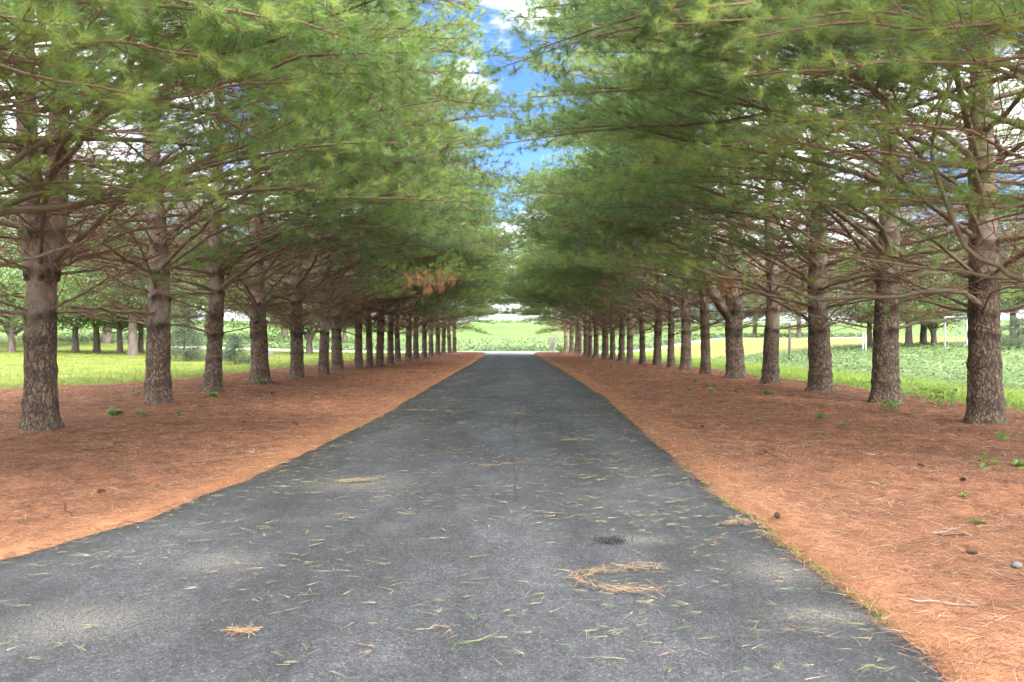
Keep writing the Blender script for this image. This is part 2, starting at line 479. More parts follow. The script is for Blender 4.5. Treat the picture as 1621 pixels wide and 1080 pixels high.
def bed(side):
    y = axis([(-9, 2, 12), (2, 14, 130), (14, 30, 100), (30, 75, 110)])
    u = np.linspace(0, 1, 90) ** 1.25
    Y, U = np.meshgrid(y, u, indexing='ij')
    x0, x1 = (edge_l(y), OUT_L(y)) if side == 'L' else (edge_r(y), OUT_R(y))
    x0 = x0 + 0.02 * wob(y, 5, 14.0)
    X = x0[:, None] + (x1 - x0)[:, None] * U
    e = np.minimum(np.abs(X - x0[:, None]), np.abs(X - x1[:, None]))
    Z = bed_z(X, Y) * smooth(0, 0.18, e) + 0.012
    Z[:, 0] = -0.02; Z[:, -1] = -0.05
    Z = Z + 0.03 * smooth(0, 0.15, np.abs(X - x0[:, None])) * (U < 0.98)
    ea = np.clip(1 - np.abs(X - x0[:, None]) / 0.7, 0, 1)
    n, m = Y.shape
    a, b = np.meshgrid(np.arange(n - 1), np.arange(m - 1), indexing='ij')
    q = np.stack([a * m + b, a * m + b + 1, (a + 1) * m + b + 1, (a + 1) * m + b], -1).reshape(-1, 4)
    if side == 'L':
        q = q[:, ::-1]
    tag(link('needle_bed', make_mesh('needle_bed', np.stack([X, Y, Z], -1), [q], M['litter'], {'edge': ea}, shade=True)), kind='structure')


bed('L'); bed('R')


def blades(P, D, L, W, rng, tip_lift=0.0, up_axis=None):
    """triangles: base P, direction D, length L, width W"""
    if up_axis is None:
        side = norm(np.cross(D, norm(rng.normal(size=D.shape))))
    else:
        side = norm(np.cross(D, up_axis + rng.normal(size=D.shape) * 0.3))
    h = side * (W * 0.5)[..., None]
    tip = P + D * L[..., None]
    return np.stack([P - h, P + h, tip], -2)


def tri_mesh(name, tris, tint3, mat):
    v = tris.reshape(-1, 3)
    f = np.arange(len(v), dtype=np.int32).reshape(-1, 3)
    return make_mesh(name, v, [f], mat, {'tint': tint3})


def scatter_litter():
    rng = np.random.default_rng(11)
    T, C = [], []
    for (y0, y1, dens, w, xm) in ((2.3, 5, 3400, 0.0025, 6), (5, 8, 1900, 0.0036, 9), (8, 13, 620, 0.007, 12), (13, 22, 240, 0.011, 14), (22, 40, 70, 0.018, 12)):
        for s in (-1, 1):
            n = int(dens * (y1 - y0) * xm)
            y = rng.uniform(y0, y1, n); u = rng.uniform(0, 1, n)
            e = edge_l(y) if s < 0 else edge_r(y)
            o = OUT_L(y) if s < 0 else OUT_R(y)
            x = e + s * (u * xm - 0.05)
            k = (np.abs(x) < np.abs(o) + 0.15) & (np.abs(x) / y < 0.83)
            x, y, e = x[k], y[k], e[k]; n = len(x)
            # needles lie in drifts: mostly crosswise to the drive with local swirls
            ang = 0.9 * wob(x, y, 0.8) + rng.normal(0, 0.75, n) + (rng.random(n) < 0.5) * math.pi
            el = rng.normal(0.05, 0.16, n)
            D = np.stack([np.cos(ang) * np.cos(el), np.sin(ang) * np.cos(el), np.sin(el)], -1)
            z = bed_z(x, y) + 0.038 + rng.uniform(-0.004, 0.012, n)
            near = np.abs(x - e) < 0.1
            z = np.where(near, 0.028, z)
            L = rng.uniform(0.07, 0.16, n)
            T.append(blades(np.stack([x, y, z], -1), D, L, np.full(n, w), rng, up_axis=np.array([0, 0, 1.0])))
            c = np.clip(rng.normal(0.47, 0.32, n) + 0.16 * wob(x, y, 1.1) + 0.1 * wob(x, y, 5.0) + 0.08 * np.clip(1 - np.abs(x - e) / 0.8, 0, 1), 0, 0.96)
            c = np.where(rng.random(n) < 0.03, 1.0, c)
            C.append(np.repeat(c, 3))
    T = np.concatenate(T); C = np.concatenate(C)
    tag(link('pine_litter', tri_mesh('pine_litter', T, C, M['litter_needle'])), 'loose orange-brown fallen pine needles covering both beds beside the drive', 'pine needles', kind='stuff')
    print('litter tris', len(T))


scatter_litter()


def scatter_road_needles():
    rng = np.random.default_rng(21)
    T, C = [], []
    for (y0, y1, n, w) in ((2.4, 5, 900, 0.0024), (5, 9, 2000, 0.0034), (9, 16, 2200, 0.0052), (16, 30, 1000, 0.009)):
        y = rng.uniform(y0, y1, n); u = rng.random(n)
        x = edge_l(y) + (edge_r(y) - edge_l(y)) * u
        keep = (0.35 + 0.75 * wob(x, y, 2.1) + 0.5 * np.abs(2 * u - 1) ** 2) > rng.random(n) * 0.95
        x, y = x[keep], y[keep]
        for px, py in zip(x, y):
            k = rng.integers(1, 6)
            a0 = rng.normal(0.1, 0.6) + (rng.random() < 0.5) * math.pi
            ang = a0 + rng.normal(0, 0.22, k); el = rng.uniform(0.0, 0.08, k)
            D = np.stack([np.cos(ang) * np.cos(el), np.sin(ang) * np.cos(el), np.sin(el)], -1)
            P = np.stack([px + rng.normal(0, 0.006, k), py + rng.normal(0, 0.006, k), np.full(k, 0.042)], -1)
            L = rng.uniform(0.06, 0.12, k) * rng.uniform(0.5, 1.5)
            T.append(blades(P, D, L, np.full(k, w), rng, up_axis=np.array([0, 0, 1.0])))
            base = rng.choice([0.12, 0.4, 0.65, 0.8, 0.97], p=[0.12, 0.22, 0.36, 0.16, 0.14])
            C.append(np.repeat(np.clip(base + rng.normal(0, 0.07, k), 0, 1), 3))
    tag(link('fallen_needles', tri_mesh('fallen_needles', np.concatenate(T), np.concatenate(C), M['road_needle'])),
        'loose green and straw-coloured pine needles strewn over the grey driveway', 'pine needles', kind='stuff')


scatter_road_needles()


def grass_blades():
    rng = np.random.default_rng(31)
    T, C = [], []

    def patch(x, y, z, hmin, hmax, w, c0):
        n = len(x)
        d = norm(np.stack([rng.normal(0, 0.45, n), rng.normal(0, 0.45, n), np.ones(n)], -1))
        T.append(blades(np.stack([x, y, z], -1), d, rng.uniform(hmin, hmax, n), np.full(n, w), rng))
        C.append(np.repeat(np.clip(c0 + rng.normal(0, 0.2, n) + 0.2 * wob(x, y, 0.5), 0, 1), 3))
    n = 60000
    y = 17 + 55 * rng.random(n) ** 1.7; x = OUT_L(y) + 0.5 - 32 * rng.random(n) ** 1.4
    k = x > -0.8 * y; x, y = x[k], y[k]
    patch(x, y, terr(x, y), 0.07, 0.2, 0.014, 0.6)
    n = 26000
    y = 11 + 50 * rng.random(n) ** 1.5; x = OUT_R(y) - 0.5 + 5.5 * rng.random(n)
    patch(x, y, terr(x, y), 0.05, 0.14, 0.012, 0.45)
    n = 1400   # green fringe along the edge of the asphalt
    y = 2.4 + 4.5 * rng.random(n) ** 1.5; x = edge_r(y) + rng.normal(0.0, 0.02, n)
    k = wob(y, 3, 2.2) > -0.1; x, y = x[k], y[k]
    patch(x, y, np.full(len(x), 0.01), 0.02, 0.055, 0.004, 0.55)
    tag(link('grass', tri_mesh('grass', np.concatenate(T), np.concatenate(C), M['grass'])), 'bright green grass blades of the lawn and the mown strip', 'grass', kind='stuff')


grass_blades()


def leaf_quads(P, N, size, rng, asp=0.6):
    """rhomb leaves centred on P, facing N"""
    a = norm(np.cross(N, rng.normal(size=N.shape))); b = np.cross(N, a)
    s = size[..., None]
    return np.stack([P - a * s, P + b * s * asp * 0.5, P + a * s, P - b * s * asp * 0.5], -2)


def quad_mesh(name, q, tint, mat):
    v = q.reshape(-1, 3)
    return make_mesh(name, v, [np.arange(len(v), dtype=np.int32).reshape(-1, 4)], mat, {'tint': np.repeat(tint, 4)})


def crops():
    rng = np.random.default_rng(41)
    n = 52000
    y = 14 + 40 * rng.random(n) ** 1.1; x = 14.6 + 26 * rng.random(n) ** 1.15
    k = (x < 0.82 * y + 2) & (np.hypot(x, y) < 51); x, y = x[k], y[k]
    row = np.round(x / 0.75) * 0.75
    x = row + rng.normal(0, 0.19, len(x)) * (1 + 0.02 * y)
    n = len(x)
    z = terr(x, y) + rng.uniform(0.02, 0.2, n)
    N = norm(np.stack([rng.normal(0, 0.4, n), rng.normal(0, 0.4, n), np.ones(n)], -1))
    q1 = leaf_quads(np.stack([x, y, z], -1), N, rng.uniform(0.03, 0.06, n) * (1 + y / 120), rng, 1.2)
    c1 = np.clip(rng.normal(0.5, 0.25, n) + 0.2 * wob(x, y, 0.3), 0, 1)
    n = 24000
    y = 81.6 + 27 * rng.random(n) ** 1.6; x = rng.uniform(-60, 46, n)
    z = terr(x, y) + rng.uniform(0.05, 0.5, n)
    N = norm(np.stack([rng.normal(0, 0.7, n), rng.normal(0, 0.7, n), np.ones(n)], -1))
    q2 = leaf_quads(np.stack([x, y, z], -1), N, rng.uniform(0.10, 0.2, n), rng, 1.0)
    c2 = np.clip(rng.normal(0.55, 0.25, n), 0, 1)
    tag(link('crop_plants', quad_mesh('crop_plants', np.concatenate([q1, q2]), np.concatenate([c1, c2]), M['crop'])),
        'low leafy green crop growing in the fields beyond the pine rows', 'crop', kind='stuff')


crops()

# ------------------------------------------------------------------ tubes and pines


def tube_batch(P, R, S, cap=False):
    """P (N,K,3) paths, R (N,K) radii -> verts, quads"""
    N, K, _ = P.shape
    T = norm(np.gradient(P, axis=1))
    m = T.mean(1)
    ref = np.where(np.abs(m[:, 2:3]) > 0.8, np.array([[1.0, 0, 0]]), np.array([[0, 0, 1.0]]))[:, None, :]
    U = norm(np.cross(T, np.broadcast_to(ref, T.shape))); V = np.cross(T, U)
    a = np.arange(S) * 2 * math.pi / S
    v = P[:, :, None] + R[:, :, None, None] * (np.cos(a)[:, None] * U[:, :, None] + np.sin(a)[:, None] * V[:, :, None])
    n, k, s = np.meshgrid(np.arange(N), np.arange(K - 1), np.arange(S), indexing='ij')
    s2 = (s + 1) % S
    b = n * K * S
    q = np.stack([b + k * S + s, b + k * S + s2, b + (k + 1) * S + s2, b + (k + 1) * S + s], -1).reshape(-1, 4)
    return v.reshape(-1, 3), q


class TubeBag:
    def __init__(self):
        self.v, self.q, self.a, self.n = [], [], [], 0

    def add(self, P, R, S, thin):
        if len(P) == 0:
            return
        v, q = tube_batch(P, R, S)
        self.v.append(v); self.q.append(q + self.n); self.n += len(v)
        self.a.append(np.broadcast_to(np.asarray(thin, float), (len(v),)) if np.ndim(thin) == 0 else np.repeat(np.asarray(thin).ravel(), S))

    def mesh(self, name, mat):
        return make_mesh(name, np.concatenate(self.v), [np.concatenate(self.q)], mat, {'thin': np.concatenate(self.a)}, shade=True)


def resample(P, k):
    P = np.asarray(P, float)
    d = np.concatenate([[0], np.cumsum(np.linalg.norm(np.diff(P, axis=0), axis=1))])
    # Catmull-Rom through the points
    Q = np.vstack([2 * P[0] - P[1], P, 2 * P[-1] - P[-2]])
    t = np.interp(np.linspace(0, d[-1], k), d, np.arange(len(P)))
    i = np.clip(t.astype(int), 0, len(P) - 2); f = (t - i)[:, None]
    p0, p1, p2, p3 = Q[i], Q[i + 1], Q[i + 2], Q[i + 3]
    return 0.5 * (2 * p1 + (p2 - p0) * f + (2 * p0 - 5 * p1 + 4 * p2 - p3) * f ** 2 + (3 * p1 - p0 - 3 * p2 + p3) * f ** 3)


def stem_meshes(name, seed, H, r0, whorls, stems):
    return [trunk_mesh(name, seed + k, H, r0, whorls, [s]) for k, s in enumerate(stems)]


def trunk_mesh(name, seed, H, r0, whorls, stems, fine=True):
    """stems: list of (path points, r_start, r_end); whorls: heights of the branch rings"""
    rng = np.random.default_rng(seed)
    V, QF, A, off = [], [], [], 0
    for si, (pts, ra, rb, flare) in enumerate(stems):
        pts = np.asarray(pts, float)
        z0, z1 = pts[0, 2], pts[-1, 2]
        zz = axis([(z0, min(z1, z0 + 5.5), 130 if fine else 60), (min(z1, z0 + 5.5), z1 + 0.01, 26)])
        S = 40 if fine else 20
        cx = np.interp(zz, pts[:, 2], pts[:, 0]); cy = np.interp(zz, pts[:, 2], pts[:, 1])
        if si == 0:
            cx = cx + 0.025 * np.sin(zz * 1.3 + seed); cy = cy + 0.025 * np.sin(zz * 1.1 + 2 * seed)
        t = (zz - z0) / (z1 - z0)
        r = rb + (ra - rb) * np.clip(1 - t, 0, 1) ** 0.85
        th = np.arange(S) * 2 * math.pi / S
        R = r[:, None] * np.ones(S)
        if flare:
            lobes = 1 + 0.45 * np.cos(4 * th + seed) + 0.35 * np.cos(7 * th + 2.1 * seed)
            R = R + ra * 0.34 * np.exp(-(zz - 0.06).clip(0) / 0.16)[:, None] * lobes + ra * 0.06 * np.exp(-zz.clip(0) / 0.7)[:, None]
        R = R + r[:, None] * (0.045 * wob(th[None] * 0 + np.cos(th)[None] * 2.1, zz[:, None] * 1.4 + seed + np.sin(th)[None] * 2.1, 1.2)
                              + 0.03 * wob(np.cos(th)[None] * 5 + seed, zz[:, None] * 4 + np.sin(th)[None] * 5, 1.5))
        sc = np.zeros_like(R)
        for w in whorls:
            if not (z0 < w < z1):
                continue
            ph = rng.uniform(0, 6.28); kn = rng.integers(3, 6); amp = rng.uniform(0.5, 1.2)
            ang = 0.55 + 0.45 * np.cos(kn * th + ph)
            wz = w + 0.03 * np.cos(2 * th + ph)
            dz = zz[:, None] - wz[None]
            R = R + r[:, None] * 0.09 * amp * np.exp(-(dz / 0.07) ** 2) * (0.15 + 0.95 * ang ** 2)
            dd = np.where(dz < 0, dz / 0.13, dz / 0.05)
            sc = np.maximum(sc, (0.45 if w < 1.5 else 1.0) * (0.4 + 0.6 * amp) * np.exp(-dd ** 2) * (0.55 + 0.6 * ang))
        X = cx[:, None] + R * np.cos(th)[None]; Y = cy[:, None] + R * np.sin(th)[None]
        v = np.stack([X, Y, np.broadcast_to(zz[:, None], X.shape)], -1).reshape(-1, 3)
        n = len(zz)
        a, b = np.meshgrid(np.arange(n - 1), np.arange(S), indexing='ij'); b2 = (b + 1) % S
        q = np.stack([a * S + b, a * S + b2, (a + 1) * S + b2, (a + 1) * S + b], -1).reshape(-1, 4)
        V.append(v); QF.append(q + off); A.append(np.clip(sc, 0, 1).ravel()); off += len(v)
    return make_mesh(name, np.concatenate(V), [np.concatenate(QF)], M['bark'], {'scar': np.concatenate(A)}, shade=True)


def needle_tris(pos, dirs, tint, n, length, width, rng, droop=0.12, spread=0.85):
    N = len(pos)
    d = dirs[:, None] * rng.uniform(0.25, 1.25, (N, n, 1)) + rng.normal(size=(N, n, 3)) * spread * 0.62
    d[..., 2] -= droop
    d = norm(d)
    base = pos[:, None] - dirs[:, None] * (rng.random((N, n, 1)) * 0.06)
    L = length * rng.uniform(0.75, 1.15, (N, n))
    t = blades(base, d, L, np.full((N, n), width), rng)
    c = np.clip(tint[:, None] + rng.normal(0, 0.07, (N, n)), 0, 1)
    c3 = np.stack([c + 0.10, c + 0.10, c - 0.05], -1).clip(0, 1)
    return t.reshape(-1, 3, 3), c3.ravel()


class Crown:
    def __init__(self):
        self.p, self.d, self.c = [], [], []

    def add(self, p, d, c):
        if len(p):
            self.p.append(p); self.d.append(d); self.c.append(c)

    def mesh(self, name, mat, n, length, width, rng, thin=1.0, droop=0.12):
        p, d, c = np.concatenate(self.p), np.concatenate(self.d), np.concatenate(self.c)
        if thin < 1:
            k = rng.random(len(p)) < thin; p, d, c = p[k], d[k], c[k]
        t, c3 = needle_tris(p, d, c, n, length, width, rng, droop)
        print(name, 'tufts', len(p), 'tris', len(t))
        return tri_mesh(name, t, c3, mat)


def dress(path, rad, L, rng, bag, crown, bare=0.45, live=1.0, dead=1.0, tint0=0.45, l2s=1.0, sides=6, dens=0.8):
    """a limb with its side twigs and needle tufts"""
    K = len(path)
    T = norm(np.gradient(path, axis=0))
    bag.add(path[None], rad[None], sides, np.clip(1.0 - rad / 0.024, 0, 1))
    s = np.arange(0.10, 0.985, 0.10 / max(L, 0.5))
    s = np.clip(s + rng.normal(0, 0.01, len(s)), 0.05, 0.99)
    fs = s * (K - 1); i = np.clip(fs.astype(int), 0, K - 2); f = (fs - i)[:, None]
    b = path[i] * (1 - f) + path[i + 1] * f
    tg = norm(T[i] * (1 - f) + T[i + 1] * f)
    n = len(s)
    sign = np.where(np.arange(n) % 2 == 0, 1.0, -1.0)[:, None]
    perp = norm(np.cross(tg, np.array([0, 0, 1.0])))
    al = rng.uniform(0.6, 1.15, n)[:, None]
    up = rng.normal(0.12, 0.32, n)[:, None]
    d2 = norm(tg * np.cos(al) + perp * sign * np.sin(al) + np.array([0, 0, 1.0]) * up)
    l2 = (0.30 + 0.34 * L * (1 - s) * rng.uniform(0.4, 1.0, n)) * l2s
    l2 = np.minimum(l2, 1.35)
    alive = (s > bare + rng.normal(0, 0.07, n)) & (rng.random(n) < live)
    keep = alive | (rng.random(n) < 0.55 * dead)
    # 4-point twig paths bending forward and up
    t4 = np.array([0, 0.35, 0.7, 1.0])
    bend = (tg * 0.3 + np.array([0, 0, 0.18])) + rng.normal(0, 0.16, (n, 3))
    tw = b[:, None] + d2[:, None] * (l2[:, None] * t4)[..., None] + bend[:, None] * (l2[:, None] * t4 ** 2)[..., None] * 0.7
    tw[:, 1:3] += rng.normal(0, 0.018, (n, 2, 3))
    r2 = (0.0042 + 0.0035 * l2)[:, None] * np.array([1.0, 0.8, 0.6, 0.4])
    kk = np.where(keep)[0]
    bag.add(tw[kk], r2[kk], 3, 1.0)
    # finer dead twiglets on the bare inner twigs
    dk = np.where(keep & ~alive)[0]
    if len(dk) and dead > 0.3:
        dk = np.repeat(dk, 3)
        o = tw[dk, rng.integers(1, 3, len(dk))]
        dd = norm(d2[dk] + rng.normal(0, 0.6, (len(dk), 3)))
        ll = rng.uniform(0.12, 0.4, len(dk)) * l2[dk] / 0.7
        t3 = np.array([0, 0.5, 1.0])
        pp = o[:, None] + dd[:, None] * (ll[:, None] * t3)[..., None]
        pp[:, 1] += rng.normal(0, 0.015, (len(dk), 3))
        bag.add(pp, np.full((len(dk), 3), 0.0032) * np.array([1, 0.8, 0.5]), 3, 1.0)
    # tufts along the outer part of living twigs
    ak = np.where(alive)[0]
    if crown is not None and len(ak):
        m = np.maximum(2, np.ceil(l2[ak] * 0.72 / 0.135 * dens)).astype(int)
        idx = np.repeat(ak, m)
        u = 1 - rng.random(len(idx)) ** 1.15 * 0.72
        fu = np.interp(u, t4, [0, 1, 2, 3]); iu = np.clip(fu.astype(int), 0, 2); ff = (fu - iu)[:, None]
        p = tw[idx, iu] * (1 - ff) + tw[idx, iu + 1] * ff
        spread = (0.03 + 0.07 * (1 - u))[:, None] * np.array([1.25, 1.25, 0.5])
        p = p + rng.normal(size=p.shape) * spread
        dr = norm(d2[idx] * 0.8 + np.array([0, 0, 0.35]) + rng.normal(0, 0.45, p.shape))
        c = tint0 + rng.normal(0, 0.12, len(idx)) + 0.18 * (u > 0.93)
        crown.add(p, dr, np.clip(c, 0, 1))
        # limb tip
        tp = path[-1] + rng.normal(0, 0.05, (4, 3))
        crown.add(tp, norm(T[-1] + rng.normal(0, 0.3, (4, 3))), np.clip(tint0 + 0.2 + rng.normal(0, 0.1, 4), 0, 1))


def pine_skeleton(seed, H=13.5, alley_low=2.35, tips=8.1, droop=False):
    """limbs, crown and whorls of one pine; local +x is the drive side"""
    rng = np.random.default_rng(seed)
    bag, crown = TubeBag(), Crown()
    whorls = []
    z = 1.75 + rng.uniform(-0.15, 0.15)
    scars = list(np.arange(0.55, z - 0.2, 0.48) + rng.normal(0, 0.05, len(np.arange(0.55, z - 0.2, 0.48))))
    while z < H - 0.4:
        whorls.append(z)
        z += rng.uniform(0.46, 0.66) if z < 8 else rng.uniform(0.55, 0.8)
    for w in whorls:
        nb = rng.integers(4, 7) if w > 2.4 else rng.integers(2, 4)
        a0 = rng.uniform(0, 6.28)
        for k in range(nb):
            az = a0 + k * 6.283 / nb + rng.normal(0, 0.22)
            ca = math.cos(az)
            if w > 4.6 and ca < 0.1 and rng.random() < (0.5 if w < 6.5 else 0.8):
                continue
            if w > 7.5 and rng.random() < (0.22 if ca > 0.45 else 0.6):
                continue
            if w > 3.0 and abs(ca) < 0.45 and rng.random() < 0.35:
                continue
            alley = ca > 0.25
            if w < alley_low and alley and rng.random() < 0.5:
                continue
            dirf = 1.0 if ca > 0.5 else (0.62 + 0.76 * max(0, ca) if ca > 0 else 0.62 + 0.38 * abs(ca))
            L = tips * dirf * rng.uniform(0.80, 1.06)
            if w < 2.8:
                L *= rng.uniform(0.65, 0.9)
            L *= np.interp(w, [5.5, 8.0, 10.5, H], [1.0, 0.93, 0.62, 0.10])
            if alley:
                e0, e1 = (rng.uniform(0.36, 0.75), rng.uniform(-0.24, 0.06)) if not droop else (rng.uniform(0.1, 0.45), rng.uniform(-0.3, -0.05))
                if w > 4.5 and not droop:
                    e0 = rng.uniform(0.10, 0.45)
            else:
                e0, e1 = rng.uniform(0.0, 0.32), rng.uniform(-0.12, 0.16)
            if w > 7:
                e0 += 0.3 * (w - 7) / 7; e1 += 0.3 * (w - 7) / 7
            K = 13
            e = e0 + (e1 - e0) * np.linspace(0, 1, K) ** 0.8 + rng.normal(0, 0.10, K)
            hz = az + np.cumsum(rng.normal(0, 0.10, K))
            st = L / (K - 1)
            steps = np.stack([np.cos(e) * np.cos(hz), np.cos(e) * np.sin(hz), np.sin(e)], -1) * st
            path = np.vstack([[0, 0, w], np.array([0, 0, w]) + np.cumsum(steps[:-1], 0)])
            rb = (0.009 + 0.0052 * L) * rng.uniform(0.7, 1.25)
            rad = rb * (1 - np.linspace(0, 1, K) ** 0.8 * 0.88)
            if alley:
                bare, live, dens = rng.uniform(0.36, 0.5), 0.95, 1.5
                if w > 7:
                    bare = rng.uniform(0.2, 0.4)
            elif ca > -0.4:
                bare, live, dens = rng.uniform(0.5, 0.65), 0.3, 0.7
            else:
                bare, live, dens = rng.uniform(0.42, 0.56), 0.75, 1.1
            if w < 2.9 and rng.random() < 0.3:
                live *= 0.3
            dress(path, rad, L, rng, bag, crown, bare=bare, live=live, dead=1.0 if w < 8 else 0.3,
                  tint0=(0.44 if alley else 0.34) + rng.normal(0, 0.17), sides=6, dens=dens)
        # dead bare limbs under the crown
        if w < 4.6:
            for k in range(rng.integers(1, 4)):
                az = rng.uniform(0, 6.28); K = 10
                L = rng.uniform(2.2, 4.6)
                e = np.linspace(rng.uniform(0.15, 0.5), rng.uniform(0.1, 0.6), K) + rng.normal(0, 0.17, K)
                hz = az + np.cumsum(rng.normal(0, 0.16, K))
                st = np.stack([np.cos(e) * np.cos(hz), np.cos(e) * np.sin(hz), np.sin(e)], -1) * L / (K - 1)
                path = np.vstack([[0, 0, w], np.array([0, 0, w]) + np.cumsum(st[:-1], 0)])
                dress(path, (0.006 + 0.0035 * L) * (1 - np.linspace(0, 1, K) * 0.85), L, rng, bag, None, bare=2.0, live=0.0, dead=1.2, sides=5)
    return bag, crown, scars + whorls


HH = 13.5


def std_stem(r0):
    return [([(0, 0, -0.12), (0, 0, 3), (0.05, 0.04, 8), (0, 0, HH)], r0, 0.025, True)]


R0 = 0.25
VAR = []
for vi, seed in enumerate((101, 202, 303, 404)):
    bag, crown, wh = pine_skeleton(seed)
    rng = np.random.default_rng(seed + 7)
    VAR.append(dict(
        trunk=trunk_mesh('pine_trunk', seed, HH, R0, wh, std_stem(R0)),
        limb=bag.mesh('pine_boughs', M['limb']),
        hi=crown.mesh('pine_crown', M['needle'], 44, 0.145, 0.0036, rng),
        lo=crown.mesh('pine_crown_far', M['needle'], 11, 0.16, 0.0115, rng)))
bag, crown, wh = pine_skeleton(707, alley_low=1.9, tips=7.2, droop=True)
FAR_VAR = dict(trunk=VAR[2]['trunk'], limb=bag.mesh('pine_boughs_low', M['limb']), hi=crown.mesh('pine_crown_low', M['needle'], 9, 0.17, 0.013, np.random.default_rng(3)))
# two forked pines
bag, crown, wh = pine_skeleton(515)
rng = np.random.default_rng(5)
VAR.append(dict(
    trunk=stem_meshes('pine_trunk_twin', 9, HH, R0, wh, [
        ([(0, 0, -0.12), (0, 0, 2.6), (0.0, -0.05, 3.1)], R0, 0.2, True),
        ([(-0.09, 0, 2.3), (-0.21, 0, 3.2), (-0.29, 0.05, 5), (-0.5, 0, 13)], 0.175, 0.03, False),
        ([(0.09, 0, 2.3), (0.21, 0, 3.2), (0.29, 0.05, 5), (0.5, 0, 13.4)], 0.18, 0.03, False)]),
    limb=bag.mesh('pine_boughs_twin', M['limb']),
    hi=crown.mesh('pine_crown_twin', M['needle'], 44, 0.145, 0.0036, rng)))
bag, crown, wh = pine_skeleton(616)
VAR.append(dict(
    trunk=stem_meshes('pine_trunk_fork', 11, HH, R0, wh, [
        ([(0, 0, -0.12), (0, 0, 2.2), (0.02, 0, 2.9), (0.0, 0, 5), (0, 0, HH)], R0, 0.03, True),
        ([(0.05, 0, 1.95), (0.42, 0.03, 2.55), (0.78, 0.05, 3.4), (1.0, 0.1, 4.6), (1.3, 0, 12)], 0.165, 0.03, False),
        ([(-0.05, 0, 1.95), (-0.75, 0, 2.6), (-1.35, 0, 3.05), (-2.0, 0, 4.2), (-2.3, 0, 9)], 0.10, 0.03, False)]),
    limb=bag.mesh('pine_boughs_fork', M['limb']),
    hi=crown.mesh('pine_crown_fork', M['needle'], 18, 0.145, 0.0062, rng)))


def pine(side, idx, x, y, dia, var, rot, hi, label, flip=False, zs=1.0):
    root = bpy.data.objects.new('pine_tree', None); COL.objects.link(root)
    root.location = (x, y, 0.0)
    root.rotation_euler = (0.022 * math.sin(idx * 2.3 + (side == 'L')), 0.02 * math.sin(idx * 3.7 + 1), rot + (0 if side == 'L' else math.pi))
    xs = (1.0 if side == 'L' else 1.06) * (0.9 if y > 30 else 1.0)
    root.scale = (xs, -1 if flip else 1, zs)
    tag(root, label, 'pine tree', 'white pines lining the driveway')
    v = FAR_VAR if var == 9 else VAR[var]
    k = dia / (2 * R0 * 1.3)
    if isinstance(v['trunk'], list):
        for j, me in enumerate(v['trunk']):
            link('trunk' if j == 0 else 'leader_stem', me, root, scale=(k, k, 1))
    else:
        link('trunk', v['trunk'], root, scale=(k, k, 1), rotz=idx * 1.7)
    link('boughs', v['limb'], root)
    link('crown', v['hi'] if hi or 'lo' not in v else v['lo'], root)
    return root


ORD = ['first', 'second', 'third', 'fourth', 'fifth', 'sixth', 'seventh', 'eighth', 'ninth', 'tenth', 'eleventh', 'twelfth', 'thirteenth', 'fourteenth', 'fifteenth',
       'sixteenth', 'seventeenth', 'eighteenth', 'nineteenth', 'twentieth', 'twenty-first']
LAB = {
    ('L', 0): 'pine at the left edge of view, scaly trunk splitting into two stems high up',
    ('L', 1): 'stout pine, second trunk of the left row, rough bark below a smooth reddish upper stem',
    ('L', 2): 'slimmer grey pine with green sprout at its foot, third trunk of the left row',
    ('L', 3): 'thick reddish pine with seedling at its foot, fourth trunk of the left row',
    ('L', 4): 'pine with a flared foot and ringed trunk, fifth of the left row',
    ('L', 6): 'thick dark scaly pine just behind a slim one, seventh of the left row',
    ('L', 19): 'last pine of the left row, its boughs hanging over the end of the drive',
    ('R', 0): 'pine at the right edge of view with thick knobbly trunk, low limb reaching left',
    ('R', 1): 'second pine of the right row, trunk pale higher up, weeds at its foot',
    ('R', 2): 'third pine of the right row, trunk spreading widely at its foot',
    ('R', 3): 'slimmer leaning pine just right of the forked one in the right row',
    ('R', 4): 'forked pine in the right row, its trunk dividing into three stems low down',
    ('R', 5): 'slim straight pine just left of the forked one in the right row',
    ('R', 20): 'last pine of the right row beside the pale dead shrub at the road',
}
vl = [4, 1, 2, 0, 3, 1, 0, 2, 3, 1, 0, 2, 3, 1, 0, 2, 3, 9, 1, 9]
vr = [0, 2, 3, 1, 5, 0, 2, 1, 3, 0, 2, 1, 3, 0, 2, 1, 3, 0, 9, 1, 9]
rr_ = random.Random(3)
ROOT = {}
for side, arr, vs in (('L', LEFT, vl), ('R', RIGHT, vr)):
    for i, (px, py, w) in enumerate(arr):
        x, y = gpos(px, py)
        if abs(x) < 6.3 and y > 45:
            x = math.copysign(max(abs(x), 6.0), x)
        dia = w / F_PX * y
        lab = LAB.get((side, i), '%s pine trunk of the %s row, counting from the near end' % (ORD[i], 'left' if side == 'L' else 'right'))
        rot = rr_.uniform(-0.3, 0.3)
        if vs[i] in (4, 5):
            rot = 0.0
        ROOT[side, i] = pine(side, i, x, y, dia, vs[i], rot, y < 24, lab, flip=(i % 3 == 1 and vs[i] < 4), zs=rr_.uniform(0.94, 1.06))
ROOT['L', -1] = pine('L', 31, *NEAR['L'][0], 0.5, 3, 0.1, True, 'pine just outside the left edge, only its boughs reaching in at middle left')
ROOT['L', -2] = pine('L', 32, *NEAR['L'][1], 0.5, 2, -0.15, True, 'pine nearest the viewer on the left, only bright needle sprays hanging in from the top', flip=True)
ROOT['R', -1] = pine('R', 33, *NEAR['R'][0], 0.5, 1, 0.12, True, 'pine just outside the right edge, only its bare reddish boughs reaching in')
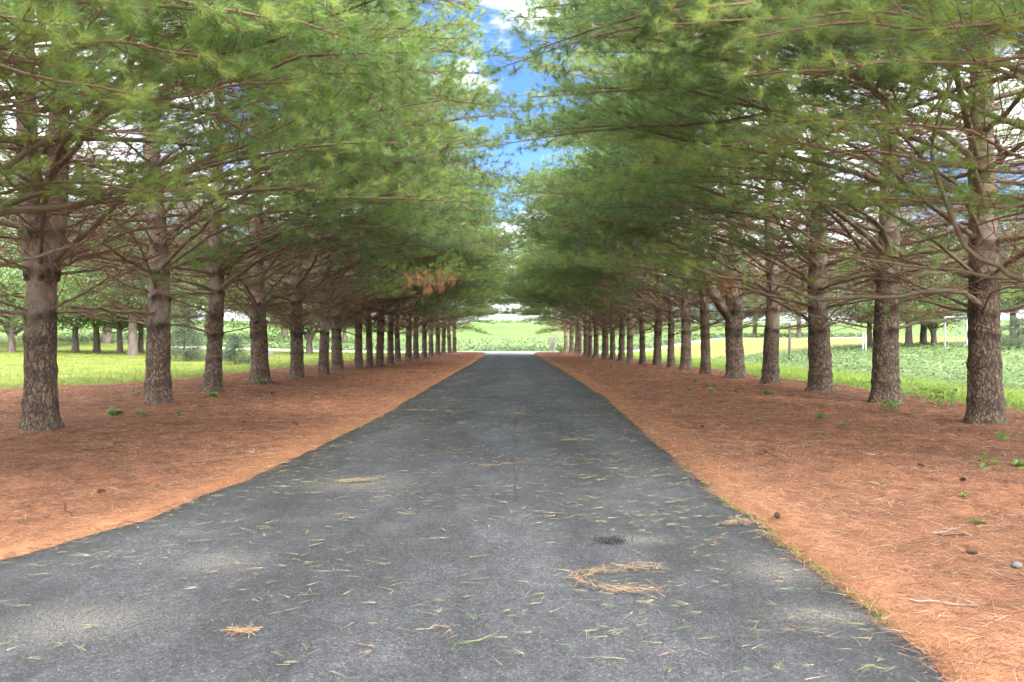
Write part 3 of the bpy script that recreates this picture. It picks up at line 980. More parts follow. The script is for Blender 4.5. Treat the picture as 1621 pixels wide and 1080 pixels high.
ROOT['R', -2] = pine('R', 34, *NEAR['R'][1], 0.5, 0, -0.1, True, 'pine nearest the viewer on the right, only boughs hanging in from the top', flip=True)


def big_limb(key, pts, r0, r1, seed, live=0.5, bare=0.5, l2s=0.7, dead=0.7, dens=0.9, nd=(64, 0.125, 0.0019)):
    """an extra hand-placed limb of one pine, in world points"""
    root = ROOT[key]
    rng = np.random.default_rng(seed)
    path = resample(pts, 22)
    path[1:-1] += rng.normal(0, 0.008, (20, 3))
    L = np.linalg.norm(np.diff(path, axis=0), axis=1).sum()
    u_ = np.linspace(0, 1, 22)
    for q in range(3):
        for h_ in (1.6, 3.1, 5.3):
            path[:, q] += (0.016 if q == 2 else 0.012) * L / h_ * np.sin(6.283 * h_ * u_ + rng.uniform(0, 6.28)) * np.minimum(1, u_ * 4) * np.minimum(1, (1 - u_) * 6)
    rad = r0 + (r1 - r0) * np.linspace(0, 1, 22) ** 0.8
    bag, cr = TubeBag(), Crown()
    dress(path, rad, L, rng, bag, cr, bare=bare, live=live, dead=dead, tint0=0.66, l2s=l2s, sides=10, dens=dens)
    inv = np.array((bpy_matrix(root)).inverted())

    def loc(v):
        return v @ inv[:3, :3].T + inv[:3, 3]
    bag.v = [loc(v) for v in bag.v]
    o = link('limb', bag.mesh('limb', M['limb']), root)
    if cr.p:
        cr.p = [loc(v) for v in cr.p]; cr.d = [norm(v @ inv[:3, :3].T) for v in cr.d]
        link('needle_spray', cr.mesh('needle_spray', M['needle'], nd[0], nd[1], nd[2], rng, droop=0.05), root)
    return o


def bpy_matrix(root):
    from mathutils import Matrix
    s = Matrix.Diagonal((*root.scale, 1))
    return Matrix.Translation(root.location) @ root.rotation_euler.to_matrix().to_4x4() @ s


nl, nr = NEAR['L'][0], NEAR['R'][0]
big_limb(('L', -1), [(nl[0], nl[1], 2.55), spos(0, 333, 7.4), spos(100, 312, 7.5), spos(200, 300, 7.7), spos(285, 262, 7.9), spos(370, 236, 8.1), spos(470, 190, 8.2)], 0.045, 0.010, 1)
big_limb(('L', -1), [(nl[0], nl[1], 2.05), spos(-40, 428, 7.3), spos(60, 407, 7.4), spos(130, 386, 7.5), spos(190, 362, 7.6), spos(240, 320, 7.7)], 0.036, 0.008, 2, live=0.25)
big_limb(('L', -1), [(nl[0], nl[1], 2.5), spos(-30, 285, 6.6), spos(40, 255, 6.5), spos(100, 220, 6.4), spos(150, 188, 6.3), spos(230, 120, 6.2)], 0.05, 0.018, 3)
big_limb(('R', -1), [(nr[0], nr[1], 2.0), spos(1640, 441, 8.1), spos(1590, 424, 8.0), spos(1540, 400, 7.9), spos(1510, 365, 7.9), spos(1488, 310, 7.9), spos(1473, 250, 7.9), spos(1476, 205, 7.9), spos(1500, 140, 7.9), spos(1540, 50, 7.9)], 0.042, 0.016, 4, live=0.0, dead=0.6)
big_limb(('R', -1), [(nr[0], nr[1], 2.1), spos(1620, 448, 8.2), spos(1520, 430, 8.3), spos(1420, 418, 8.4), spos(1330, 393, 8.5), spos(1240, 350, 8.6), spos(1150, 310, 8.8)], 0.03, 0.008, 5, live=0.4)
big_limb(('R', 0), [(ROOT['R', 0].location[0], ROOT['R', 0].location[1], 2.02), spos(1537, 476, 10.9), spos(1500, 463, 10.8), spos(1400, 468, 10.6), spos(1290, 467, 10.4), spos(1235, 458, 10.2), spos(1170, 447, 10.0), spos(1090, 420, 9.8)], 0.05, 0.012, 6, live=0.3)
r1 = ROOT['L', 1].location
big_limb(('L', 1), [(r1[0], r1[1], 2.0), spos(228, 497, 14.0), spos(180, 490, 13.6), spos(120, 484, 13.2), spos(60, 478, 12.9), spos(0, 470, 12.6), spos(-60, 465, 12.4)], 0.05, 0.02, 7, live=0.3)
big_limb(('L', 1), [(r1[0], r1[1], 2.9), spos(232, 428, 14.0), spos(190, 412, 13.6), spos(110, 402, 13.0), spos(40, 400, 12.6)], 0.05, 0.015, 8, live=0.3)


l2, r2_ = NEAR['L'][1], NEAR['R'][1]
for k, (zz, px, py, d) in enumerate([(3.0, 330, 90, 4.9), (2.6, 260, 215, 5.6), (3.4, 430, 30, 4.6), (2.9, 120, 110, 4.8), (3.2, 470, 130, 6.2), (2.5, 330, 300, 6.6), (3.5, 520, -8, 3.9), (3.2, 110, 40, 4.0), (3.1, 210, 150, 4.6)]):
    e = spos(px, py, d)
    a = np.array((l2[0], l2[1], zz)) if k not in (4, 5) else np.array((nl[0], nl[1], zz))
    big_limb(('L', -2 if k not in (4, 5) else -1), [a, a * 0.6 + e * 0.4 + np.array((0, 0.1, 0.22)), a * 0.25 + e * 0.75 + np.array((0, 0, 0.16)), e], 0.03, 0.007, 40 + k, live=1.0, bare=0.36, l2s=0.9, dead=0.8, dens=1.5)
for k, (zz, px, py, d) in enumerate([(3.2, 1190, 60, 5.0), (3.0, 1270, 190, 6.0), (2.9, 1130, 230, 7.6), (3.3, 1060, 40, 5.6), (2.7, 1210, 330, 8.0), (3.4, 1110, 12, 4.3), (3.2, 1180, 120, 5.2)]):
    e = spos(px, py, d)
    a = np.array((r2_[0], r2_[1], zz)) if k in (0, 3, 5, 6) else np.array((nr[0], nr[1], zz))
    big_limb(('R', -2 if k in (0, 3, 5, 6) else -1), [a, a * 0.6 + e * 0.4 + np.array((0, 0.1, 0.22)), a * 0.25 + e * 0.75 + np.array((0, 0, 0.16)), e], 0.03, 0.007, 60 + k, live=1.0, bare=0.42, l2s=0.8, dead=0.9, dens=1.3)


# long boughs that meet over the drive
for k, (key, zz, px, py, d) in enumerate([(('R', 0), 5.0, 862, 60, 10.6), (('R', 1), 5.6, 850, 105, 14.2), (('R', -1), 4.6, 905, 10, 8.4), (('R', 2), 6.0, 838, 165, 17.4),
                                         (('R', 0), 5.8, 850, 15, 11.2), (('R', 3), 6.4, 830, 220, 20.2), (('L', 0), 5.2, 748, 40, 10.4), (('L', 1), 5.6, 770, 150, 14.0),
                                         (('L', 2), 6.3, 775, 230, 17.2), (('L', 0), 5.6, 755, 90, 11.4), (('L', 3), 6.6, 780, 290, 20.5), (('R', 4), 7.0, 822, 300, 23.5), (('R', -1), 5.2, 868, 35, 9.4), (('R', 0), 6.4, 900, 20, 12.5), (('R', 1), 6.4, 858, 40, 15.0), (('R', 1), 7.0, 880, 85, 16.0), (('R', 2), 7.2, 850, 110, 18.6), (('R', 3), 7.6, 842, 150, 21.5), (('L', 1), 6.6, 752, 85, 15.2), (('L', 2), 7.2, 765, 170, 18.5), (('L', -1), 4.8, 735, 8, 8.4), (('L', 0), 6.2, 752, 15, 11.6), (('L', 0), 5.0, 742, 62, 10.0), (('L', 1), 6.9, 752, 50, 15.2), (('L', 1), 6.0, 762, 115, 14.6), (('L', 2), 7.4, 758, 100, 18.4), (('L', 3), 7.8, 765, 150, 21.6)]):
    e = spos(px, py, d); b = ROOT[key].location
    a = np.array((b[0], b[1], zz))
    big_limb(key, [a, a * 0.66 + e * 0.34 + np.array((0, 0.15, 0.3)), a * 0.3 + e * 0.7 + np.array((0, -0.1, 0.2)), e], 0.038, 0.007, 120 + k, live=1.0, bare=0.3, l2s=1.0, dead=0.8, dens=1.4, nd=(44, 0.135, 0.003) if k < 3 else (22, 0.14, 0.006))
for k, (key, zz, pts) in enumerate([(('L', 19), 2.7, [(730, 520, 74), (742, 508, 73), (756, 509, 72)]), (('L', 19), 3.3, [(735, 500, 73), (758, 488, 71), (775, 492, 70)]),
                                    (('L', 18), 2.9, [(728, 515, 66), (745, 498, 65), (762, 497, 64)]), (('R', 20), 2.7, [(880, 520, 79), (866, 511, 77), (850, 512, 75)]),
                                    (('R', 20), 3.4, [(872, 500, 78), (852, 488, 76), (832, 493, 75)]), (('R', 19), 3.0, [(880, 512, 69), (862, 497, 68), (843, 498, 67)])]):
    b = ROOT[key].location
    big_limb(key, [(b[0], b[1], zz)] + [spos(*p) for p in pts], 0.05, 0.012, 150 + k, live=1.0, bare=0.2, l2s=1.3, dead=0.8, dens=1.6, nd=(10, 0.17, 0.014))
b5 = ROOT['L', 5].location
big_limb(('L', 5), [(b5[0], b5[1], 2.5), spos(560, 470, 21), spos(620, 442, 18.5), spos(690, 422, 16.6), spos(730, 412, 15.8)], 0.032, 0.008, 90, live=0.5, bare=0.7)


def dead_spray(key, spots, seed, label):
    root = ROOT[key]
    rng = np.random.default_rng(seed)
    P, D, C = [], [], []
    for px, py, d, hpx in spots:
        p = spos(px, py, d)
        n = 22
        u = rng.random(n)
        q = p + np.stack([rng.normal(0, 0.05, n), rng.normal(0, 0.12, n), -u * hpx / F_PX * d], -1)
        P.append(q); D.append(norm(np.stack([rng.normal(0, 0.25, n), rng.normal(0, 0.25, n), -np.ones(n)], -1))); C.append(rng.random(n))
    inv = np.array(bpy_matrix(root).inverted())
    P = np.concatenate(P) @ inv[:3, :3].T + inv[:3, 3]; D = norm(np.concatenate(D) @ inv[:3, :3].T); C = np.concatenate(C)
    t, c = needle_tris(P, D, C, 13, 0.13, 0.006, rng, 0.2, 0.4)
    o = link('dead_spray', tri_mesh('dead_spray', t, c, M['dead_needle']), root)
    o['label'] = label


dead_spray(('L', 5), [(648, 432, 16.5, 26), (662, 430, 16.5, 18), (674, 428, 16.5, 36), (694, 424, 16.5, 34), (700, 432, 16.5, 28), (716, 425, 16.5, 26), (682, 440, 16.5, 22)], 1, 'dead orange-brown needle sprays hanging from a bough')
dead_spray(('R', 4), [(1158, 440, 17.5, 34), (1163, 432, 17.5, 30), (1150, 430, 17.5, 18), (1143, 448, 17.5, 14)], 2, 'dead orange needle spray hanging before the fork')
dead_spray(('R', 8), [(957, 443, 24, 8), (961, 470, 24, 14)], 3, 'small dead orange needle spray')

# ------------------------------------------------------------------ background trees


def broad_tree_meshes(seed, Ht, R, clear, tr, mat, n_clump, per, leaf, fork=False, squash=0.9):
    rng = np.random.default_rng(seed)
    bag = TubeBag()
    top = Ht * 0.8
    tp = np.array([(0, 0, -0.1), (0.03, 0, clear * 0.5), (0, 0.05, clear), (0.1, 0, top)])
    pth = resample(tp, 16)
    rad = np.interp(np.linspace(0, 1, 16), [0, 0.08, 0.3, 1], [tr * 1.35, tr * 1.02, tr * 0.85, tr * 0.15])
    bag.add(pth[None], rad[None], 12, 0.0)
    if fork:
        for s in (-1, 1):
            p = resample([(0, 0, clear * 0.7), (0.35 * s, 0.1, clear * 1.05), (0.9 * s, 0.2, clear * 1.6), (1.6 * s, 0, clear * 2.3)], 10)
            bag.add(p[None], np.linspace(tr * 0.7, tr * 0.2, 10)[None], 10, 0.0)
    zc, hz = (clear + Ht) / 2, (Ht - clear) / 2
    P, Nn, S, C = [], [], [], []
    for k in range(n_clump):
        v = norm(rng.normal(size=3)); v = v * rng.uniform(0.35, 1.0) ** 0.5
        w = v[2]
        c = np.array([v[0] * R, v[1] * R, zc + w * hz * squash])
        c[2] += 0.25 * hz * (1 - np.hypot(v[0], v[1])) - 0.08 * hz
        c *= np.array([1, 1, 1]) * rng.uniform(0.9, 1.08)
        st = np.array([0, 0, np.clip(c[2] - 0.35 * np.hypot(c[0], c[1]), clear * 0.85, top)])
        bp = resample([st, st * 0.45 + c * 0.55 + rng.normal(0, 0.15, 3), c], 7)
        bag.add(bp[None], np.linspace(tr * 0.22, 0.015, 7)[None], 5, 0.0)
        r = R * rng.uniform(0.16, 0.30)
        g = rng.normal(size=(per, 3)) * np.array([r, r, r * 0.6]) * 0.72
        P.append(c + g)
        S.append(leaf * rng.uniform(0.6, 1.25, per))
        Nn.append(norm(rng.normal(size=(per, 3)) + np.array([0, 0, 0.9])))
        C.append(np.clip(rng.normal(0.45, 0.16) + rng.normal(0, 0.15, per), 0, 1))
    P, Nn, S, C = map(np.concatenate, (P, Nn, S, C))
    return bag.mesh('broad_trunk', M['old_bark']), quad_mesh('broad_crown', leaf_quads(P, Nn, S, rng, 1.1), C, mat)


BT = [broad_tree_meshes(71, 8.5, 4.6, 1.75, 0.24, M['leaf'], 120, 130, 0.10),
      broad_tree_meshes(72, 9.5, 4.4, 2.0, 0.27, M['leaf_pale'], 110, 130, 0.10),
      broad_tree_meshes(73, 7.5, 4.8, 1.5, 0.24, M['leaf'], 120, 130, 0.10, fork=True),
      broad_tree_meshes(74, 12.0, 5.2, 2.3, 0.34, M['leaf'], 170, 130, 0.11)]


def bg_tree(px, d, var, rot, s, label, ky=1.0, name='broadleaf_tree', cat='tree', group='trees on the lawn beyond the left row'):
    x = (px - CX) / F_PX * d
    z = float(terr(x, d))
    r = bpy.data.objects.new(name, None); COL.objects.link(r)
    r.location = (x, d, z); r.rotation_euler = (0, 0, rot); r.scale = (s, s, s * ky)
    tag(r, label, cat, group)
    link('trunk', BT[var][0], r); link('crown', BT[var][1], r)
    return r


G2 = 'trees beyond the crop field on the right'
bg_tree(18, 54, 2, 0.0, 1.0, 'dark forked small tree on the lawn left of the nearest pine trunk')
bg_tree(119, 56, 0, 0.7, 1.0, 'first lawn tree to the right of the leftmost pine, short dark trunk')
bg_tree(153, 57, 1, 1.3, 0.95, 'pale yellow-leaved tree on the lawn, second trunk right of the leftmost pine')
bg_tree(190, 56, 0, 2.2, 0.92, 'slender lawn tree between the pale-leaved tree and a thick trunk')
bg_tree(210, 52, 3, 0.4, 0.95, 'thick-trunked lawn tree seen just left of the second pine')
bg_tree(223, 60, 0, 4.0, 0.95, 'slim dark lawn tree half hidden by the second pine')
bg_tree(490, 66, 2, 3.3, 1.25, 'pale thick forked lawn tree between the fifth and sixth pines')
bg_tree(-60, 60, 3, 2.0, 1.0, 'broad leafy tree at the far left border of the lawn')
bg_tree(60, 72, 3, 3.0, 1.0, 'tall tree behind the leftmost pine, beyond the lawn trees')
bg_tree(-20, 74, 3, 0.6, 1.4, 'very tall tree at the far left, rising behind the lawn trees')
bg_tree(170, 82, 3, 2.6, 1.5, 'tall dark tree behind the pale-leaved tree on the lawn')
bg_tree(330, 105, 3, 4.4, 1.6, 'tall rounded tree beyond the road, seen between the second and third pines', group='trees across the road on the left')
bg_tree(450, 112, 3, 5.3, 1.5, 'tall rounded tree beyond the road, seen left of the fifth pine', group='trees across the road on the left')
bg_tree(400, 92, 3, 1.1, 1.05, 'leafy tree across the road behind the fourth pine', group='trees across the road on the left')
bg_tree(300, 96, 0, 2.1, 1.3, 'leafy tree across the road behind the spruce, left of it', group='trees across the road on the left')
bg_tree(545, 98, 0, 0.2, 1.2, 'round tree across the road right of the pale forked trunk', group='trees across the road on the left')
bg_tree(1377, 44, 0, 0.9, 0.7, 'small tree beside the white posts beyond the crop field', group=G2)
bg_tree(1439, 42, 3, 2.0, 0.58, 'thick grey-trunked tree, leftmost of three right of the second pine', group=G2)
bg_tree(1462, 42.5, 1, 3.1, 0.7, 'grey-trunked tree, middle of three beyond the crop field', group=G2)
bg_tree(1478, 41.5, 2, 0.3, 0.68, 'dark forked tree, rightmost of three beyond the crop field', group=G2)
bg_tree(1605, 40, 3, 1.2, 0.62, 'dense dark green tree behind the rightmost pine', group=G2)
bg_tree(1690, 42, 3, 4.2, 0.62, 'leafy tree at the right border beyond the crop field', group=G2)
bg_tree(1265, 80, 0, 2.2, 1.1, 'distant round tree across the meadow left of the third pine', group=G2)
bg_tree(1195, 86, 0, 3.9, 1.15, 'distant round tree across the meadow behind the forked pine', group=G2)


def spruce(px, d, Ht, R, mat, label, seed, name='spruce_tree', tint=0.6):
    rng = np.random.default_rng(seed)
    bag, cr = TubeBag(), Crown()
    pth = np.array([(0, 0, -0.05), (0, 0, Ht * 0.5), (0, 0, Ht)])
    bag.add(resample(pth, 8)[None], np.linspace(0.09, 0.01, 8)[None], 8, 0.0)
    for z in np.arange(0.15, Ht * 0.95, 0.2):
        L = R * (1 - z / Ht) ** 0.8
        for k in range(9):
            az = rng.uniform(0, 6.28)
            e = rng.uniform(-0.2, 0.15)
            tip = np.array([math.cos(az) * L, math.sin(az) * L, z + L * e + 0.1])
            p = resample([(0, 0, z), np.array([tip[0] * 0.5, tip[1] * 0.5, z + L * 0.05]), tip], 6)
            bag.add(p[None], np.linspace(0.014, 0.004, 6)[None], 3, 0.0)
            m = int(14 + 26 * L)
            u = 1 - rng.random(m) * 0.75
            q = p[0] + (p[-1] - p[0]) * u[:, None] + rng.normal(size=(m, 3)) * np.array([0.12, 0.12, 0.06]) * (0.4 + L)
            dd = norm(np.array([math.cos(az), math.sin(az), 0.15]) + rng.normal(0, 0.4, (m, 3)))
            cr.add(q, dd, np.clip(rng.normal(tint, 0.2, m), 0, 1))
    x = (px - CX) / F_PX * d
    r = bpy.data.objects.new(name, None); COL.objects.link(r); r.location = (x, d, float(terr(x, d)))
    tag(r, label, 'conifer')
    link('trunk', bag.mesh('spruce_trunk', M['old_bark']), r)
    link('crown', cr.mesh('spruce_crown', mat, 8, 0.11, 0.012, rng), r)


spruce(372, 40, 1.75, 1.15, M['needle_blue'], 'small round blue-green spruce on the lawn between the third and fourth pines', 3)
spruce(292, 44, 4.4, 1.5, M['needle_blue'], 'soft grey-green young pine on the lawn between the second and third trunks', 4, 'young_pine', 0.75)
spruce(1612, 33, 1.6, 1.6, M['needle_blue'], 'low grey-blue bush behind the rightmost pine at the crop edge', 6, 'juniper_bush', 0.8)

# far tree clump on the horizon: one blurred mass
rng = np.random.default_rng(8)
P = []
for k in range(26):
    x = rng.uniform(-26, 14); y = 470 + rng.uniform(-15, 15)
    c = np.array([x, y, float(terr(x, y)) + 2.2])
    P.append(c + rng.normal(size=(110, 3)) * np.array([2.4, 2.0, 1.3]))
P = np.concatenate(P)
tag(link('far_woods', quad_mesh('far_woods', leaf_quads(P, norm(rng.normal(size=P.shape)), np.full(len(P), 0.6), rng, 1.0), rng.random(len(P)), M['leaf'])),
    'low dark line of trees on the far hill crest at the end of the drive', 'tree line', kind='stuff')

# ------------------------------------------------------------------ small things


def cyl(p0, p1, r0, r1, S=8, K=3):
    P = np.array(p0)[None] + (np.array(p1) - np.array(p0))[None] * np.linspace(0, 1, K)[:, None]
    return P[None], np.linspace(r0, r1, K)[None], S


def post(name, px, d, h, r, mat, label, cat):
    x = (px - CX) / F_PX * d; z = float(terr(x, d))
    bag = TubeBag()
    prof = np.array([(0, 0, -0.2), (0, 0, 0), (0, 0, h * 0.5), (0.01, 0, h - 0.02), (0.01, 0, h), (0.01, 0, h + 0.012)])
    bag.add(prof[None], np.array([[r, r, r * 0.97, r * 0.95, r * 0.8, 0.002]]), 10, 0.0)
    return tag(link(name, bag.mesh(name, mat), None, (x, d, z)), label, cat)


post('wooden_post', 1250, 40, 2.1, 0.075, M['post'], 'tall grey wooden post beyond the crops between the fourth and third right pines', 'post')
post('marker_post', 1366, 41, 1.15, 0.05, M['white_post'], 'slim white marker post, left of a pair beside a small tree', 'post')['group'] = 'white marker posts'
post('marker_post', 1370.5, 41, 0.95, 0.045, M['white_post'], 'shorter white marker post, right of a pair beside a small tree', 'post')['group'] = 'white marker posts'
# chain fence gate: pipe frame with two uprights and sagging mesh
xa, xb, dg = (1496 - CX) / F_PX * 37, (1562 - CX) / F_PX * 37, 37.0
fr = bpy.data.objects.new('pipe_fence', None); COL.objects.link(fr)
zg = float(terr(xa, dg)); fr.location = (xa, dg, zg)
tag(fr, 'grey metal pipe fence panel with wire netting beyond the crop field', 'fence')
W = xb - xa
for k, u in enumerate((0.0, 0.52, 1.0)):
    bag = TubeBag(); bag.add(*cyl((W * u, 0, -0.3), (W * u, 0, 1.75), 0.04, 0.04), 0.0)
    link('post', bag.mesh('fence_post', M['metal']), fr)
bag = TubeBag(); bag.add(*cyl((0.04, 0, 1.72), (W, 0, 1.72), 0.032, 0.032), 0.0); link('rail', bag.mesh('fence_rail', M['metal']), fr)
bag = TubeBag()
for k in range(int(W / 0.12)):
    for s in (-1, 1):
        x0 = k * 0.12
        p = np.array([(x0 + s * t * 1.6 * 0.5, 0.0 + 0.02 * s, 1.68 - t * 1.6) for t in np.linspace(0, 1, 4)])
        p = p[(p[:, 0] >= -0.01) & (p[:, 0] <= W + 0.01)]
        if len(p) == 4:
            bag.add(p[None], np.full((1, 4), 0.006), 3, 0.0)
link('wire_netting', bag.mesh('wire_netting', M['metal']), fr)

# dead shrub and grass at the end of the drive
rng = np.random.default_rng(77)
bag = TubeBag()
xs, ds = (876.5 - CX) / F_PX * 75, 75.0
for k in range(26):
    a = rng.uniform(0, 6.28); h = rng.uniform(1.0, 2.5)
    p = resample([(rng.normal(0, 0.06), rng.normal(0, 0.06), -0.05), (0.15 * math.cos(a), 0.15 * math.sin(a), h * 0.5), (0.55 * math.cos(a), 0.55 * math.sin(a), h)], 6)
    bag.add(p[None], np.linspace(0.03, 0.008, 6)[None], 4, 0.0)
    for j in range(6):
        b = p[rng.integers(2, 6)]
        q = np.stack([b, b + rng.normal(0, 0.18, 3), b + rng.normal(0, 0.3, 3) + np.array([0, 0, 0.1])])
        bag.add(q[None], np.array([[0.009, 0.007, 0.005]]), 3, 0.0)
tag(link('dead_shrub', bag.mesh('dead_shrub', M['dead_wood']), None, (xs, ds, 0)), 'pale bare dead shrub at the right corner of the drive end', 'shrub')

# stump on the lawn
bag = TubeBag()
bag.add(np.array([[(0, 0, -0.1), (0, 0, 0.05), (0, 0, 0.25), (0.02, 0, 0.42), (0.02, 0, 0.45), (0.02, 0, 0.46)]], float), np.array([[0.42, 0.36, 0.3, 0.29, 0.26, 0.01]]), 14, 0.0)
xs, ds = (427 - CX) / F_PX * 56, 56.0
tag(link('tree_stump', bag.mesh('tree_stump', M['old_bark']), None, (xs, ds, float(terr(xs, ds)))), 'low dark tree stump on the lawn between the fourth and fifth pines', 'stump')


def seedling_mesh(seed, n_stem, h, leaf, per, grassy=False):
    rng = np.random.default_rng(seed)
    V, C = [], []
    bag = TubeBag()
    for k in range(n_stem):
        a = rng.uniform(0, 6.28); hh = h * rng.uniform(0.5, 1.0); lean = rng.uniform(0.1, 0.7)
        b = np.array([rng.normal(0, 0.25 * h), rng.normal(0, 0.25 * h), -0.01])
        p = resample([b, b + np.array([lean * 0.3 * hh * math.cos(a), lean * 0.3 * hh * math.sin(a), hh * 0.6]), b + np.array([lean * hh * math.cos(a), lean * hh * math.sin(a), hh])], 5)
        bag.add(p[None], np.linspace(0.005, 0.002, 5)[None], 4, 0.0)
        u = rng.uniform(0.25, 1.0, per)
        base = p[np.clip((u * 4).astype(int), 0, 4)]
        out = norm(rng.normal(size=(per, 3)) * np.array([1, 1, 0.35]))
        N = norm(rng.normal(size=(per, 3)) * 0.4 + np.array([0, 0, 1.0]))
        if grassy:
            N = norm(rng.normal(size=(per, 3))); out[:, 2] = np.abs(out[:, 2]) + 0.5
        sz = leaf * rng.uniform(0.6, 1.2, per)
        V.append(leaf_quads(base + out * sz[:, None], N, sz, rng, 0.25 if grassy else 1.25))
        C.append(rng.random(per))
    q = np.concatenate(V); c = np.concatenate(C)
    return (make_mesh('seedling_stem', np.concatenate(bag.v), [np.concatenate(bag.q)], M['seedling'], {'tint': np.concatenate(bag.a)}),
            quad_mesh('seedling_leaves', q, c, M['seedling']))


SD = [seedling_mesh(1, 4, 0.10, 0.035, 7), seedling_mesh(2, 2, 0.22, 0.045, 10), seedling_mesh(3, 9, 0.14, 0.05, 7), seedling_mesh(4, 4, 0.58, 0.042, 14), seedling_mesh(5, 12, 0.2, 0.07, 6, True)]
SPOTS = [
    (180, 665, 2, 1.1, 'wide low green weed between the first and second left pines'),
    (226, 664, 0, 1.2, 'small green weed just left of the second left pine foot'),
    (281, 664, 0, 1.0, 'small green weed just right of the second left pine foot'),
    (206, 630, 1, 1.0, 'upright yellow-green seedling behind, between the first and second left pines'),
    (337, 633, 2, 1.2, 'leafy green sprout at the front of the third left pine'),
    (359, 613, 1, 1.0, 'small sapling close to the right of the third left pine'),
    (414, 612.5, 2, 1.15, 'green seedling growing at the front of the fourth left pine'),
    (428, 628, 0, 1.1, 'small green weed on the needles right of the fourth left pine'),
    (1101, 608, 2, 0.8, 'green weed by the slim pine left of the forked pine'),
    (1092, 622, 0, 1.5, 'low green weed nearer the drive in front of the right row, left of three'),
    (1127, 624, 0, 1.6, 'low dark green weed in the middle of three before the forked pine'),
    (1163, 625, 0, 1.3, 'low weed, right of three before the forked pine'),
    (1200, 606, 1, 1.1, 'seedling between the forked pine and the slimmer one'),
    (1247, 611, 1, 1.0, 'seedling between the slimmer leaning pine and the third right pine'),
    (1213, 629, 2, 0.9, 'spreading weed in front of the slimmer leaning pine'),
    (1204, 670, 0, 0.8, 'tiny weed alone on the needles in front of the right row'),
    (1301, 667, 2, 0.75, 'bright green weed on the needles in front of the third right pine'),
    (1330, 683, 0, 0.9, 'bright green weed nearest the drive in front of the second right pine'),
    (1436, 640, 3, 0.95, 'tall leafy weed against the right side of the second right pine'),
    (1413, 656, 4, 1.1, 'yellow-green grass tuft in front of the second right pine'),
    (1480, 648, 3, 1.0, 'tall weed between the two nearest right pines, left of a pair'),
    (1506, 652, 3, 1.05, 'tall weed between the two nearest right pines, right of a pair'),
    (1587, 706, 4, 0.6, 'small grass tuft in front of the rightmost pine'),
    (1569, 755, 1, 0.9, 'thin upright seedling on the needles below the rightmost pine'),
    (1617, 750, 2, 0.7, 'green weed at the right border below the rightmost pine'),
    (1528, 800, 0, 0.7, 'tiny light green weed on the right bed, upper of two'),
    (1543, 841, 0, 0.8, 'tiny light green weed on the right bed, lower of two'),
    (994, 577, 2, 1.3, 'green weed at the foot of a middle pine in the right row'),
    (967, 585, 2, 0.8, 'weed on the right bed in front of the distant trunks'),
    (890, 561, 4, 3.2, 'yellow-green grass clump at the right corner of the drive end'),
]
for i, (px, py, k, s, lab) in enumerate(SPOTS):
    x, y = gpos(px, py)
    r = bpy.data.objects.new('weed', None); COL.objects.link(r)
    r.location = (x, y, float(bed_z(x, y)) + 0.03); r.rotation_euler = (0, 0, i * 1.3); r.scale = (s, s, s)
    tag(r, lab, 'weed', 'weeds sprouting through the needles')
    link('stem', SD[k][0], r); link('leaves', SD[k][1], r)


def cone_mesh():
    V, F, off = [], [], 0
    rng = np.random.default_rng(4)
    # a pine cone: core and spiralling scales
    S = 8
    core, q = tube_batch(np.array([[(0, 0, 0), (0.03, 0, 0), (0.08, 0, 0), (0.12, 0, 0)]], float), np.array([[0.006, 0.017, 0.014, 0.003]]), S)
    V.append(core); F.append(q); off = len(core)
    for k in range(48):
        t = k / 48; a = k * 2.4
        r = 0.016 * math.sin(math.pi * (0.15 + 0.8 * t)) + 0.004
        c = np.array([0.008 + t * 0.108, math.cos(a) * r, math.sin(a) * r])
        o = np.array([0.35, math.cos(a), math.sin(a)]); o /= np.linalg.norm(o)
        s = np.cross(o, [1, 0, 0]); s /= np.linalg.norm(s)
        u = np.array([1, 0, 0])
        w = 0.011
        V.append(np.array([c - s * w * 0.6, c + s * w * 0.6, c + o * 0.017 + s * w, c + o * 0.021 + u * 0.003, c + o * 0.017 - s * w]))
        F.append(None); off += 5
    faces4 = F[0]; f5 = np.arange(len(core), off).reshape(-1, 5)
    return make_mesh('pine_cone', np.concatenate(V), [faces4, f5], M['cone'])


CM = cone_mesh()
CONES = [(153, 793, 'dark pine cone lying on the left needle bed'), (1463, 747, 'pine cone on the right bed below the two nearest pines'),
         (1527, 773, 'pine cone on the right bed above a tiny weed'), (1527, 893, 'dark pine cone at the lower right of the bed'), (1232, 837, 'pine cone close to the right edge of the asphalt'),
         (390, 677, 'pine cone on the left bed, nearest of the distant ones'), (470, 678, 'pine cone on the left bed near the drive'), (1110, 683, 'pine cone on the right bed in front of the slim pines')]
for i, (px, py, lab) in enumerate(CONES):
    x, y = gpos(px, py)
    o = link('pine_cone', CM, None, (x, y, float(bed_z(x, y)) + 0.055), i * 1.9, (0.6, 0.6, 0.6))
    tag(o, lab, 'pine cone', 'pine cones on the needle beds')


